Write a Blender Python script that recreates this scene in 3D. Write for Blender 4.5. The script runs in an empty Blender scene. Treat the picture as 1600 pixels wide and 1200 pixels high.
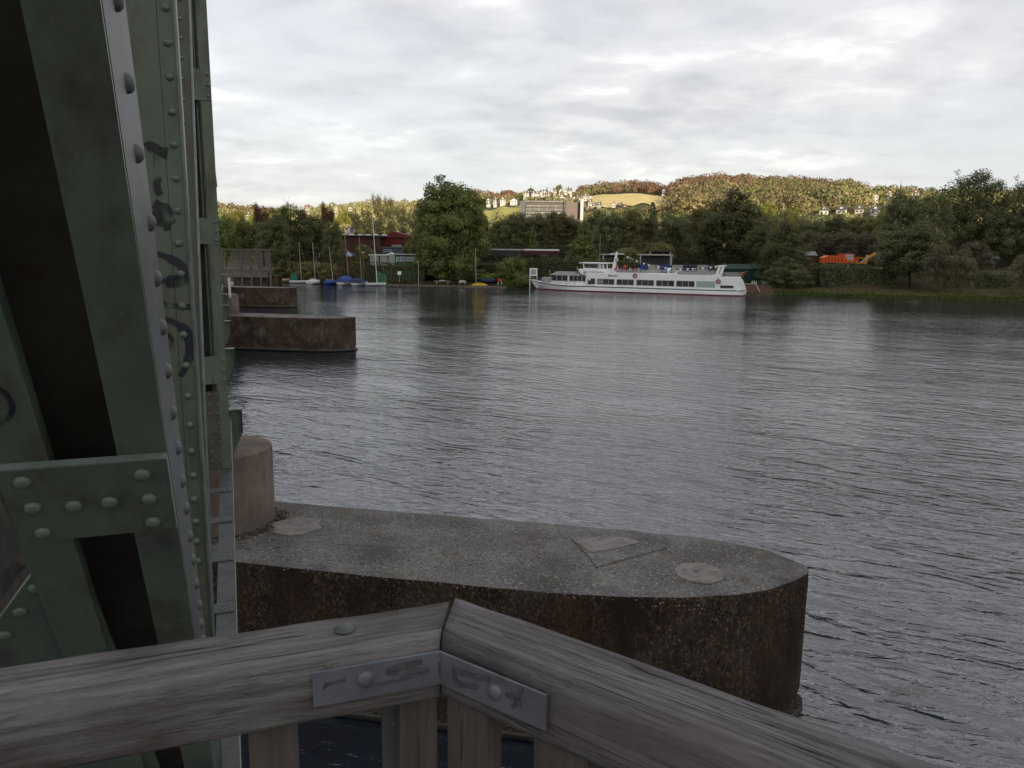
import bpy, math, random
import numpy as np
from mathutils import Vector, Matrix
rnd = random.Random(7)
rng = np.random.default_rng(11)
SC = bpy.context.scene
COL = SC.collection
# ------------------------------------------------------------------ camera
H = 8.0; FPX = 1200.0
TH = math.atan(210 / 1200); RHO = 0.0105
_F = Vector((0, math.cos(TH), -math.sin(TH))); _R0 = Vector((1, 0, 0)); _U0 = Vector((0, math.sin(TH), math.cos(TH)))
_R = _R0 * math.cos(RHO) + _U0 * math.sin(RHO); _U = _U0 * math.cos(RHO) - _R0 * math.sin(RHO)
cd = bpy.data.cameras.new('camera'); cam = bpy.data.objects.new('camera', cd); COL.objects.link(cam)
cam.matrix_world = Matrix(((_R.x, _U.x, -_F.x, 0), (_R.y, _U.y, -_F.y, 0), (_R.z, _U.z, -_F.z, H), (0, 0, 0, 1)))
cd.sensor_fit = 'HORIZONTAL'; cd.sensor_width = 36; cd.lens = 36 * FPX / 1600
cd.clip_start = 0.05; cd.clip_end = 9000
SC.camera = cam
# ------------------------------------------------------------------ sky, sun, exposure
SUN_EL = 12.5; SUN_AZ = 158.0      # azimuth of the sun clockwise from +Y: behind the camera, a little to the right
w = bpy.data.worlds.new('World'); SC.world = w; w.use_nodes = True
wn, wl = w.node_tree.nodes, w.node_tree.links
wn.clear()
def N(nodes, t, **k):
    n = nodes.new(t)
    for a, b in k.items():
        if a.startswith('i_'): n.inputs[a[2:].replace('_', ' ')].default_value = b
        else: setattr(n, a, b)
    return n
out = N(wn, 'ShaderNodeOutputWorld'); bg = N(wn, 'ShaderNodeBackground'); bg.inputs[1].default_value = 0.1
sky = N(wn, 'ShaderNodeTexSky'); sky.sky_type = 'NISHITA'; sky.sun_disc = False
sky.sun_elevation = math.radians(SUN_EL); sky.sun_rotation = math.radians(SUN_AZ); sky.air_density = 1.0; sky.dust_density = 1.2
tc = N(wn, 'ShaderNodeTexCoord'); sep = N(wn, 'ShaderNodeSeparateXYZ'); wl.new(tc.outputs['Generated'], sep.inputs[0])
zc = N(wn, 'ShaderNodeMath', operation='MAXIMUM'); wl.new(sep.outputs[2], zc.inputs[0]); zc.inputs[1].default_value = 0.0
za = N(wn, 'ShaderNodeMath', operation='ADD'); wl.new(zc.outputs[0], za.inputs[0]); za.inputs[1].default_value = 0.20
dx = N(wn, 'ShaderNodeMath', operation='DIVIDE'); wl.new(sep.outputs[0], dx.inputs[0]); wl.new(za.outputs[0], dx.inputs[1])
dy = N(wn, 'ShaderNodeMath', operation='DIVIDE'); wl.new(sep.outputs[1], dy.inputs[0]); wl.new(za.outputs[0], dy.inputs[1])
cv = N(wn, 'ShaderNodeCombineXYZ'); wl.new(dx.outputs[0], cv.inputs[0]); wl.new(dy.outputs[0], cv.inputs[1])
mp = N(wn, 'ShaderNodeMapping'); wl.new(cv.outputs[0], mp.inputs[0]); mp.inputs['Location'].default_value = (3.1, 1.7, 0); mp.inputs['Rotation'].default_value = (0, 0, 0.25); mp.inputs['Scale'].default_value = (1.25, 1.5, 1)
n1 = N(wn, 'ShaderNodeTexNoise', i_Scale=0.55, i_Detail=3.0, i_Roughness=0.5); wl.new(mp.outputs[0], n1.inputs[0])     # where the deck breaks up
n2 = N(wn, 'ShaderNodeTexNoise', i_Scale=3.6, i_Detail=9.0, i_Roughness=0.53, i_Distortion=0.25); wl.new(mp.outputs[0], n2.inputs[0])    # billows
n3 = N(wn, 'ShaderNodeTexNoise', i_Scale=1.3, i_Detail=6.0, i_Roughness=0.55); wl.new(mp.outputs[0], n3.inputs[0])
s12 = N(wn, 'ShaderNodeMath', operation='MULTIPLY_ADD'); wl.new(n2.outputs[0], s12.inputs[0]); s12.inputs[1].default_value = 0.55; wl.new(n1.outputs[0], s12.inputs[2])
cov = N(wn, 'ShaderNodeValToRGB'); wl.new(s12.outputs[0], cov.inputs[0])
cov.color_ramp.elements[0].position = 0.50; cov.color_ramp.elements[0].color = (0, 0, 0, 1)
cov.color_ramp.elements[1].position = 1.0; cov.color_ramp.elements[1].color = (1, 1, 1, 1)
shd = N(wn, 'ShaderNodeMath', operation='MULTIPLY_ADD'); wl.new(n3.outputs[0], shd.inputs[0]); shd.inputs[1].default_value = 0.9; hf = N(wn, 'ShaderNodeMath', operation='MULTIPLY'); wl.new(n2.outputs[0], hf.inputs[0]); hf.inputs[1].default_value = 0.75; wl.new(hf.outputs[0], shd.inputs[2]); sh2 = N(wn, 'ShaderNodeMath', operation='MULTIPLY'); wl.new(shd.outputs[0], sh2.inputs[0]); sh2.inputs[1].default_value = 0.6
cc = N(wn, 'ShaderNodeValToRGB'); wl.new(sh2.outputs[0], cc.inputs[0])
e = cc.color_ramp.elements
e[0].position = 0.37; e[0].color = (7.9, 7.5, 7.0, 1)
e[1].position = 0.64; e[1].color = (3.5, 3.45, 3.55, 1)
k = e.new(0.44); k.color = (5.35, 5.15, 5.0, 1); k = e.new(0.54); k.color = (4.2, 4.1, 4.15, 1)
clear = N(wn, 'ShaderNodeMix', data_type='RGBA', i_Factor=0.9); wl.new(sky.outputs[0], clear.inputs['A']); clear.inputs['B'].default_value = (4.55, 4.55, 4.75, 1)   # thin high veil
mx = N(wn, 'ShaderNodeMix', data_type='RGBA'); wl.new(cov.outputs[0], mx.inputs['Factor']); wl.new(clear.outputs['Result'], mx.inputs['A']); wl.new(cc.outputs[0], mx.inputs['B'])
gl = N(wn, 'ShaderNodeMix', data_type='RGBA', i_Factor=1.0); gl.blend_type = 'ADD'; gk = N(wn, 'ShaderNodeMix', data_type='RGBA', i_Factor=0.13); gk.inputs['A'].default_value = (0, 0, 0, 1)
wl.new(sky.outputs[0], gk.inputs['B']); wl.new(mx.outputs['Result'], gl.inputs['A']); wl.new(gk.outputs['Result'], gl.inputs['B'])     # forward-scattered sunlight through the cloud
wl.new(gl.outputs['Result'], bg.inputs[0]); wl.new(bg.outputs[0], out.inputs[0])
sd = bpy.data.lights.new('sun', 'SUN'); sd.energy = 5.0; sd.angle = math.radians(0.6); sd.color = (1.0, 0.86, 0.64)
sun = bpy.data.objects.new('sun', sd); COL.objects.link(sun)
_a, _e = math.radians(SUN_AZ), math.radians(SUN_EL)
SUND = Vector((math.sin(_a) * math.cos(_e), math.cos(_a) * math.cos(_e), math.sin(_e)))
sun.rotation_euler = SUND.to_track_quat('Z', 'Y').to_euler()
SC.view_settings.view_transform = 'Standard'; SC.view_settings.look = 'None'
SC.view_settings.exposure = 0.68; SC.view_settings.gamma = 1.0; SC.view_settings.use_curve_mapping = False

# ------------------------------------------------------------------ pixel of the photograph -> point of the place
def ray(u, v): return _F + _R * ((u - 800) / FPX) + _U * ((600 - v) / FPX)
def atz(u, v, z=0.0):
    r = ray(u, v); t = (z - H) / r.z; return Vector((t * r.x, t * r.y, z))
def aty(u, v, y):
    r = ray(u, v); t = y / r.y; return Vector((t * r.x, y, H + t * r.z))
PHI = math.radians(20.2); BS = Vector((-math.sin(PHI), math.cos(PHI), 0)); BD = Vector((math.cos(PHI), math.sin(PHI), 0))
def bsd(p): return Vector((p.dot(BD), p.dot(BS), p.z))               # world -> bridge frame (d, s, z)
def at_s(u, v, s):
    r = ray(u, v); t = s / r.dot(BS); return bsd(Vector((0, 0, H)) + r * t)
def bz(u, v, z): return bsd(atz(u, v, z))

# ------------------------------------------------------------------ helpers
class MB:
    def __init__(s): s.v = []; s.f = []; s.m = []; s.cur = 0
    def add(s, vs, fs):
        o = len(s.v); s.v += [tuple(p) for p in vs]
        for f in fs: s.f.append(tuple(o + i for i in f)); s.m.append(s.cur)
        return s
    def box(s, x0, x1, y0, y1, z0, z1):
        return s.add([(x0, y0, z0), (x1, y0, z0), (x1, y1, z0), (x0, y1, z0), (x0, y0, z1), (x1, y0, z1), (x1, y1, z1), (x0, y1, z1)],
                     [(0, 3, 2, 1), (4, 5, 6, 7), (0, 1, 5, 4), (1, 2, 6, 5), (2, 3, 7, 6), (3, 0, 4, 7)])
    def obox(s, c, ax, ay, az):
        c, ax, ay, az = map(Vector, (c, ax, ay, az)); P = []
        for k in (-1, 1):
            for (i, j) in ((-1, -1), (1, -1), (1, 1), (-1, 1)): P.append(c + ax * i + ay * j + az * k)
        return s.add(P, [(0, 3, 2, 1), (4, 5, 6, 7), (0, 1, 5, 4), (1, 2, 6, 5), (2, 3, 7, 6), (3, 0, 4, 7)])
    def prism(s, poly, ext):
        n = len(poly); e_ = Vector(ext); P = [Vector(p) for p in poly]; Q = [p + e_ for p in P]
        return s.add(P + Q, [tuple(range(n))[::-1], tuple(range(n, 2 * n))] + [(i, (i + 1) % n, n + (i + 1) % n, n + i) for i in range(n)])
    def tube(s, p0, p1, r0, r1=None, n=6, caps=True):
        p0, p1 = Vector(p0), Vector(p1); r1 = r0 if r1 is None else r1
        d = (p1 - p0).normalized(); a = d.orthogonal().normalized(); b = d.cross(a); P = []
        for p, r in ((p0, r0), (p1, r1)):
            for i in range(n): t = 2 * math.pi * i / n; P.append(p + (a * math.cos(t) + b * math.sin(t)) * r)
        F = [(i, (i + 1) % n, n + (i + 1) % n, n + i) for i in range(n)]
        if caps: F += [tuple(range(n))[::-1], tuple(range(n, 2 * n))]
        return s.add(P, F)
    def path(s, pts, r, n=6):
        for a, b in zip(pts[:-1], pts[1:]): s.tube(a, b, r, n=n)
        return s
    def lathe(s, prof, c=(0, 0, 0), n=16, a0=0, ax=None):
        c = Vector(c); P = []; full = True
        for (r, z) in prof:
            for i in range(n):
                t = a0 + 2 * math.pi * i / n; P.append(c + Vector((r * math.cos(t), r * math.sin(t), z)))
        F = [(j * n + i, j * n + (i + 1) % n, (j + 1) * n + (i + 1) % n, (j + 1) * n + i) for j in range(len(prof) - 1) for i in range(n)]
        F += [tuple(range(n))[::-1], tuple((len(prof) - 1) * n + i for i in range(n))]
        return s.add(P, F)
    def dome(s, c, nrm, r, h=None, n=10):
        h = h or r * .7; nrm = Vector(nrm).normalized(); a = nrm.orthogonal().normalized(); b = nrm.cross(a); c = Vector(c); P = []
        rings = [(1, 0), (.92, .45), (.6, .85)]
        for q, z in rings:
            for i in range(n): t = 2 * math.pi * i / n; P.append(c + (a * math.cos(t) + b * math.sin(t)) * r * q + nrm * h * z)
        P.append(c + nrm * h)
        F = [(j * n + i, j * n + (i + 1) % n, (j + 1) * n + (i + 1) % n, (j + 1) * n + i) for j in range(2) for i in range(n)]
        F += [(2 * n + i, 2 * n + (i + 1) % n, 3 * n) for i in range(n)]
        return s.add(P, F)
    def mesh(s, name, mats, smooth=False):
        me = bpy.data.meshes.new(name); me.from_pydata(s.v, [], s.f)
        for m_ in (mats if isinstance(mats, (list, tuple)) else [mats]): me.materials.append(m_)
        if max(s.m, default=0): me.polygons.foreach_set('material_index', s.m)
        if smooth:
            me.polygons.foreach_set('use_smooth', [True] * len(me.polygons))
        me.update(); return me
    def build(s, name, mats, parent=None, smooth=False):
        return link(name, s.mesh(name, mats, smooth), parent)
def link(name, me, parent=None, loc=None, rz=0):
    o = bpy.data.objects.new(name, me); COL.objects.link(o)
    if parent is not None: o.parent = parent
    if loc is not None: o.location = loc
    if rz: o.rotation_euler = (0, 0, rz)
    return o
def tag(o, label=None, cat=None, group=None, kind=None):
    if label: o['label'] = label
    if cat: o['category'] = cat
    if group: o['group'] = group
    if kind: o['kind'] = kind
    return o
def thing(name, label, cat, loc=(0, 0, 0), rz=0, group=None):
    return tag(link(name, None, None, loc, rz), label, cat, group)
def dupm(o, parent, loc, rot=None, name=None):
    c = o.copy(); COL.objects.link(c); c.parent = parent; c.location = loc
    if rot is not None: c.rotation_euler = rot
    return c
def kids(o): return [c for c in bpy.data.objects if c.parent == o]
def copy_tree(o, cache, parent=None):
    c = o.copy(); COL.objects.link(c); c.parent = parent
    for ch in cache.get(o.name, []): copy_tree(ch, cache, c)
    return c

# ------------------------------------------------------------------ materials
MATS = {}
def mat(name, col, rough=0.7, var=None, scale=4.0, spec=0.3, metal=0.0, bump=0.0, bscale=30.0, detail=6, stretch=None, layers=(), emit=None):
    """col mixed with var by noise; layers = (colour, scale, lo, hi, stretch) masks over it, all in object space"""
    if name in MATS: return MATS[name]
    m = bpy.data.materials.new(name); m.use_nodes = True; t = m.node_tree; ns, ls = t.nodes, t.links
    b = ns['Principled BSDF']; b.inputs['Roughness'].default_value = rough; b.inputs['Metallic'].default_value = metal
    b.inputs['Specular IOR Level'].default_value = spec
    c4 = lambda c: (c[0], c[1], c[2], 1)
    tcn = ns.new('ShaderNodeTexCoord')
    def coord(st):
        if not st: return tcn.outputs['Object']
        q = ns.new('ShaderNodeMapping'); q.inputs['Scale'].default_value = st; ls.new(tcn.outputs['Object'], q.inputs[0]); return q.outputs[0]
    def noise(sc, st, det=6, ro=.6):
        n = ns.new('ShaderNodeTexNoise'); n.inputs['Scale'].default_value = sc; n.inputs['Detail'].default_value = det; n.inputs['Roughness'].default_value = ro
        ls.new(coord(st), n.inputs[0]); return n.outputs[0]
    if var is None: var = tuple(x * .8 for x in col)
    mxn = ns.new('ShaderNodeMix'); mxn.data_type = 'RGBA'; mxn.inputs['A'].default_value = c4(col); mxn.inputs['B'].default_value = c4(var)
    r = ns.new('ShaderNodeMapRange'); r.inputs[1].default_value = .35; r.inputs[2].default_value = .65; ls.new(noise(scale, stretch, detail), r.inputs[0]); ls.new(r.outputs[0], mxn.inputs['Factor'])
    cur = mxn.outputs['Result']
    for (lc, lsc, lo, hi, st) in layers:
        q = ns.new('ShaderNodeMix'); q.data_type = 'RGBA'; q.inputs['B'].default_value = c4(lc); ls.new(cur, q.inputs['A'])
        r = ns.new('ShaderNodeMapRange'); r.inputs[1].default_value = lo; r.inputs[2].default_value = hi; ls.new(noise(lsc, st, 8, .65), r.inputs[0]); ls.new(r.outputs[0], q.inputs['Factor'])
        cur = q.outputs['Result']
    ls.new(cur, b.inputs['Base Color'])
    if bump:
        bn = ns.new('ShaderNodeBump'); bn.inputs['Strength'].default_value = 1.0; bn.inputs['Distance'].default_value = bump
        ls.new(noise(bscale, stretch, 8, .65), bn.inputs['Height']); ls.new(bn.outputs[0], b.inputs['Normal'])
    MATS[name] = m; return m
def woodmat(name, c0, c1, stains, seed):
    """grey weathered softwood: long grain along local x, open drying cracks, blotches"""
    m = bpy.data.materials.new(name); m.use_nodes = True; t = m.node_tree; ns, ls = t.nodes, t.links; b = ns['Principled BSDF']; b.inputs['Roughness'].default_value = .78; b.inputs['Specular IOR Level'].default_value = .25
    tcn = ns.new('ShaderNodeTexCoord')
    def nz(sc, st, det=5, ro=.6, dist=0., off=0):
        q = ns.new('ShaderNodeMapping'); q.inputs['Scale'].default_value = st; q.inputs['Location'].default_value = (seed + off, seed * .7, off); ls.new(tcn.outputs['Object'], q.inputs[0])
        n = ns.new('ShaderNodeTexNoise'); n.inputs['Scale'].default_value = sc; n.inputs['Detail'].default_value = det; n.inputs['Roughness'].default_value = ro; n.inputs['Distortion'].default_value = dist; ls.new(q.outputs[0], n.inputs[0]); return n.outputs[0]
    def mr(s_, a, b_, c=0., d=1.):
        r = ns.new('ShaderNodeMapRange'); r.inputs[1].default_value = a; r.inputs[2].default_value = b_; r.inputs[3].default_value = c; r.inputs[4].default_value = d; ls.new(s_, r.inputs[0]); return r.outputs[0]
    def mixc(f, a, col, mode='MIX'):
        q = ns.new('ShaderNodeMix'); q.data_type = 'RGBA'; q.blend_type = mode; ls.new(f, q.inputs['Factor']); ls.new(a, q.inputs['A']); q.inputs['B'].default_value = (*col, 1); return q.outputs['Result']
    def ma(op, a, b_):
        n = ns.new('ShaderNodeMath'); n.operation = op
        for i, v in enumerate((a, b_)):
            if isinstance(v, float): n.inputs[i].default_value = v
            else: ls.new(v, n.inputs[i])
        return n.outputs[0]
    fine = nz(11, (1.3, 14, 14), 7, .72, .5); coarse = nz(5, (.35, 9, 9), 4, .55, .5, 3)
    base = ns.new('ShaderNodeMix'); base.data_type = 'RGBA'; base.inputs['A'].default_value = (*c0, 1); base.inputs['B'].default_value = (*c1, 1); ls.new(mr(coarse, .38, .62), base.inputs['Factor'])
    cur = mixc(mr(fine, .52, .68, 0, .75), base.outputs['Result'], tuple(x * .38 for x in c1)); cur = mixc(mr(fine, .42, .30, 0, .55), cur, tuple(min(1, x * 1.45) for x in c0))
    for i, (lc, sc, lo, hi, st) in enumerate(stains): cur = mixc(mr(nz(sc, st, 6, .6, 0, 5 + i), lo, hi, 0, .8), cur, lc)
    ck = nz(3.2, (.22, 9, 9), 3, .45, .8, 9); gate = nz(2.0, (1, 3, 3), 2, .5, 0, 12)
    line = mr(ma('ABSOLUTE', ma('SUBTRACT', ck, .5), 0.), .0, .010, 1, 0); line = ma('MULTIPLY', line, mr(gate, .46, .56)); cur = mixc(line, cur, (.008, .006, .006))
    ls.new(cur, b.inputs['Base Color'])
    hgt_ = ma('SUBTRACT', ma('MULTIPLY', fine, -1.0), ma('MULTIPLY', line, 1.4)); bn = ns.new('ShaderNodeBump'); bn.inputs['Distance'].default_value = .0042; ls.new(hgt_, bn.inputs['Height']); ls.new(bn.outputs[0], b.inputs['Normal'])
    MATS[name] = m; return m
wood = woodmat('weathered_wood', (.21, .20, .205), (.115, .106, .106), [((.05, .04, .032), 2.0, .49, .62, (.8, 3, 3)), ((.09, .085, .05), 3.0, .58, .70, (.8, 2, 2)), ((.13, .085, .09), 3.2, .60, .72, (.6, 3, 3))], 2.0)
wood2 = woodmat('weathered_wood_darker', (.18, .172, .178), (.092, .085, .088), [((.028, .023, .022), 2.2, .47, .62, (.6, 3, 3)), ((.13, .095, .10), 2.4, .60, .72, (.8, 4, 4))], 11.0)
# foliage: per-leaf tint from a colour attribute, per-object tint from Object Info random
def leafmat(name, col, var, trans=0.25, attr=False):
    m = bpy.data.materials.new(name); m.use_nodes = True; t = m.node_tree; ns, ls = t.nodes, t.links
    ns.clear(); o = ns.new('ShaderNodeOutputMaterial'); df = ns.new('ShaderNodeBsdfPrincipled'); df.inputs['Roughness'].default_value = .6; df.inputs['Specular IOR Level'].default_value = .25
    tr = ns.new('ShaderNodeBsdfTranslucent'); ms = ns.new('ShaderNodeMixShader'); ms.inputs[0].default_value = trans
    mxn = ns.new('ShaderNodeMix'); mxn.data_type = 'RGBA'; mxn.inputs['A'].default_value = (*col, 1); mxn.inputs['B'].default_value = (*var, 1)
    at = ns.new('ShaderNodeAttribute'); at.attribute_name = 'leaf'
    ls.new(at.outputs['Fac'], mxn.inputs['Factor']); cur = mxn.outputs['Result']
    if attr:
        a2 = ns.new('ShaderNodeAttribute'); a2.attribute_name = 'tint'; q = ns.new('ShaderNodeMix'); q.data_type = 'RGBA'; q.blend_type = 'MULTIPLY'; q.inputs['Factor'].default_value = 1
        ls.new(cur, q.inputs['A']); ls.new(a2.outputs['Color'], q.inputs['B']); cur = q.outputs['Result']
    oi = ns.new('ShaderNodeObjectInfo'); hs = ns.new('ShaderNodeHueSaturation'); r = ns.new('ShaderNodeMapRange'); r.inputs[3].default_value = .48; r.inputs[4].default_value = .515
    ls.new(oi.outputs['Random'], r.inputs[0]); ls.new(r.outputs[0], hs.inputs['Hue']); ls.new(cur, hs.inputs['Color'])
    r2 = ns.new('ShaderNodeMapRange'); r2.inputs[3].default_value = .75; r2.inputs[4].default_value = 1.3; ls.new(oi.outputs['Random'], r2.inputs[0]); ls.new(r2.outputs[0], hs.inputs['Value'])
    ls.new(hs.outputs[0], df.inputs['Base Color']); ls.new(hs.outputs[0], tr.inputs[0]); ls.new(df.outputs[0], ms.inputs[1]); ls.new(tr.outputs[0], ms.inputs[2]); ls.new(ms.outputs[0], o.inputs[0])
    MATS[name] = m; return m

steel = mat('green_steel_paint', (.105, .138, .098), .42, (.075, .10, .075), 3.0, .5, bump=.0012, bscale=60,
            layers=(((.05, .045, .035), 7, .52, .72, (1, 1, .25)), ((.13, .15, .13), 40, .66, .72, None), ((.10, .05, .03), 6, .665, .69, None), ((.05, .032, .02), 2.0, .60, .72, (1, 1, .3))))
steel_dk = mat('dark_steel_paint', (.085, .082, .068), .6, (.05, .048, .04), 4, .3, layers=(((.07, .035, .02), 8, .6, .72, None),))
steel_gr = mat('dusty_grey_steel', (.088, .10, .095), .5, (.065, .075, .075), 6, .45, bump=.0015, bscale=50,
               layers=(((.07, .07, .07), 9, .5, .7, None), ((.28, .27, .28), 25, .64, .7, None)))  # dust, with the sky's grey sheen also put into the base tone
steel_ed = mat('sky_lit_steel_edge', (.17, .21, .19), .4, (.10, .13, .11), 12, .5)  # sky light on the steel edges, put into the paint colour
steel_rust = mat('peeling_steel_paint', (.065, .07, .05), .5, (.045, .04, .03), 5, .4, bump=.001, bscale=60,
                 layers=(((.22, .16, .14), 5, .64, .66, None), ((.13, .06, .04), 6, .63, .68, None)))
rivm = mat('rivet_paint', (.11, .145, .11), .38, (.08, .11, .08), 20, .5)
def spraymat(name, col, sc, lo, hi):
    m = mat(name, col, .5, tuple(x * 1.6 for x in col), 14, .4); t = m.node_tree; ns, ls = t.nodes, t.links; b = ns['Principled BSDF']
    g_ = ns.new('ShaderNodeNewGeometry'); n = ns.new('ShaderNodeTexNoise'); n.inputs['Scale'].default_value = sc; n.inputs['Detail'].default_value = 5; ls.new(g_.outputs['Position'], n.inputs[0])
    r = ns.new('ShaderNodeMapRange'); r.inputs[1].default_value = lo; r.inputs[2].default_value = hi; ls.new(n.outputs[0], r.inputs[0]); ls.new(r.outputs[0], b.inputs['Alpha']); return m
graf = spraymat('black_spray_paint', (.012, .013, .02), 16, .30, .55)
graf_w = mat('faded_grey_spray_paint', (.055, .06, .07), .6, (.09, .085, .095), 60, .3, layers=(((.11, .13, .16), 150, .55, .62, None),))
wood_p = mat('weathered_post_wood', (.105, .095, .087), .8, (.07, .063, .057), 3, .2, bump=.002, bscale=10, stretch=(14, 14, 1.2), layers=(((.04, .033, .028), 5, .6, .66, (14, 14, .6)),))
dark_chord = mat('darkened_chord_paint', (.062, .066, .068), .6, (.04, .044, .044), 5, .3, bump=.001, bscale=50, layers=(((.11, .11, .11), 14, .62, .7, None), ((.03, .025, .022), 5, .56, .7, None)))  # colour darkened to offset the full sky on upward faces
wood_far = mat('grey_plank_wood', (.17, .155, .14), .8, (.10, .09, .08), 1.5, .2)
galv = mat('galvanised_plate', (.165, .18, .205), .5, (.115, .125, .145), 14, .4, metal=.35, bump=.0004, bscale=300, layers=(((.10, .11, .12), 60, .6, .75, None), ((.09, .085, .08), 9, .6, .7, None)))
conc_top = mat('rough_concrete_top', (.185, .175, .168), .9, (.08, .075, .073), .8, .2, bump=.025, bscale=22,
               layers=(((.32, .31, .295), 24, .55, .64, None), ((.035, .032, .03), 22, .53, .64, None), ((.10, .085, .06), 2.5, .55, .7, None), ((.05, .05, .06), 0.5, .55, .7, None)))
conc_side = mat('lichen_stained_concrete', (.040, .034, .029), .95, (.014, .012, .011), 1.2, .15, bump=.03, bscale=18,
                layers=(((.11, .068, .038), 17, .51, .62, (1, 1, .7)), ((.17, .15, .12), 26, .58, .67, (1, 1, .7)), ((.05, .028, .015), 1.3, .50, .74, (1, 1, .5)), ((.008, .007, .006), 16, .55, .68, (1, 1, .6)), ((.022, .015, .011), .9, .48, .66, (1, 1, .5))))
conc_side2 = mat('rust_brown_lichen_concrete', (.085, .062, .045), .95, (.042, .032, .026), 1.2, .15, bump=.03, bscale=9,
                 layers=(((.13, .090, .05), 3.6, .54, .64, (1, 1, .8)), ((.14, .125, .10), 1.2, .56, .7, (1, 1, .6)), ((.11, .095, .08), 5, .62, .70, None), ((.03, .024, .022), .5, .52, .68, (1, 1, 1))))
conc_knob = mat('weathered_concrete', (.19, .158, .135), .9, (.115, .094, .08), 1.6, .2, bump=.012, bscale=14,
                layers=(((.10, .06, .045), 2.2, .55, .72, (1, 1, .2)), ((.35, .33, .30), 20, .66, .7, None)))
conc_pale = mat('pale_mortar_patch', (.235, .22, .205), .9, (.14, .13, .12), 5, .2, bump=.01, bscale=25)
rubble = mat('dry_moss_rubble', (.12, .10, .08), .95, (.05, .045, .04), 6, .1, bump=.02, bscale=20)
stain = mat('wet_waterline_stain', (.015, .015, .013), .35, (.03, .03, .026), 5, .5)
groundm = mat('grass_and_earth', (.055, .065, .022), .95, (.075, .058, .035), .25, .1, bump=.05, bscale=3, layers=(((.10, .085, .05), .9, .58, .7, None),))
fieldm = mat('mown_dry_meadow', (.55, .43, .20), .95, (.46, .38, .16), .02, .1, layers=(((.60, .48, .26), .05, .5, .7, (1, 4, 1)),))
meadow = mat('green_meadow', (.30, .29, .085), .95, (.36, .32, .11), .03, .1)
bark = mat('tree_bark', (.07, .06, .05), .9, (.035, .03, .025), 3, .1, bump=.03, bscale=12, stretch=(1, 1, .3))
white = mat('white_paint', (.84, .86, .86), .35, (.78, .80, .80), .6, .4)
white_b = mat('white_boat_hull', (.62, .64, .64), .4, (.5, .52, .52), 1, .4)
redp = mat('red_antifouling', (.17, .025, .03), .5, (.11, .02, .025), 1, .3)
blackp = mat('black_paint', (.015, .015, .017), .5, (.025, .025, .027), 2, .3)
glass = mat('dark_window_glass', (.03, .035, .04), .08, (.06, .06, .06), .8, .8)
glass_p = mat('pale_green_glass', (.36, .46, .46), .15, (.30, .40, .40), 1.0, .6)
bluep = mat('blue_tarpaulin', (.03, .07, .26), .6, (.02, .045, .16), 3, .3)
navy = mat('dark_blue_boat_cover', (.03, .045, .10), .7, (.02, .028, .06), 3, .2)
greyp = mat('grey_panel', (.36, .37, .38), .6, (.28, .29, .30), 2, .3)
silver = mat('aluminium', (.48, .48, .46), .4, (.4, .4, .38), 3, .5, metal=.3)
yellowp = mat('yellow_plastic', (.60, .40, .03), .4, (.62, .36, .02), 2, .4)
orangep = mat('orange_machine_paint', (.72, .12, .03), .5, (.6, .09, .02), 1.5, .3)
craney = mat('ochre_crane_paint', (.62, .33, .05), .5, (.42, .2, .03), 1.2, .3)
maroon = mat('maroon_wagon_paint', (.14, .018, .03), .6, (.09, .014, .02), 1, .3)
redw = mat('dark_red_cladding', (.17, .03, .03), .7, (.11, .025, .025), .3, .2)
brickr = mat('brown_red_brick', (.10, .055, .04), .85, (.07, .04, .032), 1.5, .1)
greenp = mat('green_hut_paint', (.02, .14, .085), .6, (.015, .10, .06), 1, .3)
greenf = mat('green_fence_paint', (.05, .17, .09), .6, (.035, .12, .06), 2, .3)
roofg = mat('grey_sheet_roof', (.22, .23, .24), .5, (.13, .135, .14), .7, .3)
roofdk = mat('dark_slate_roof', (.075, .075, .08), .7, (.05, .05, .055), .3, .3)
rooft = mat('brown_tile_roof', (.15, .09, .06), .8, (.10, .065, .05), .3, .2)
render_w = mat('white_render', (.52, .51, .48), .85, (.44, .43, .41), .2, .1)
cream = mat('cream_render', (.40, .35, .27), .85, (.35, .31, .24), .2, .1)
office = mat('brown_grey_facade_panel', (.095, .08, .075), .7, (.075, .065, .06), .1, .2)
coach = mat('dark_green_coach_paint', (.02, .03, .03), .4, (.03, .035, .04), 1, .4)
poolrope = mat('jetty_plank', (.20, .18, .15), .85, (.12, .10, .085), 1, .2)

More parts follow.
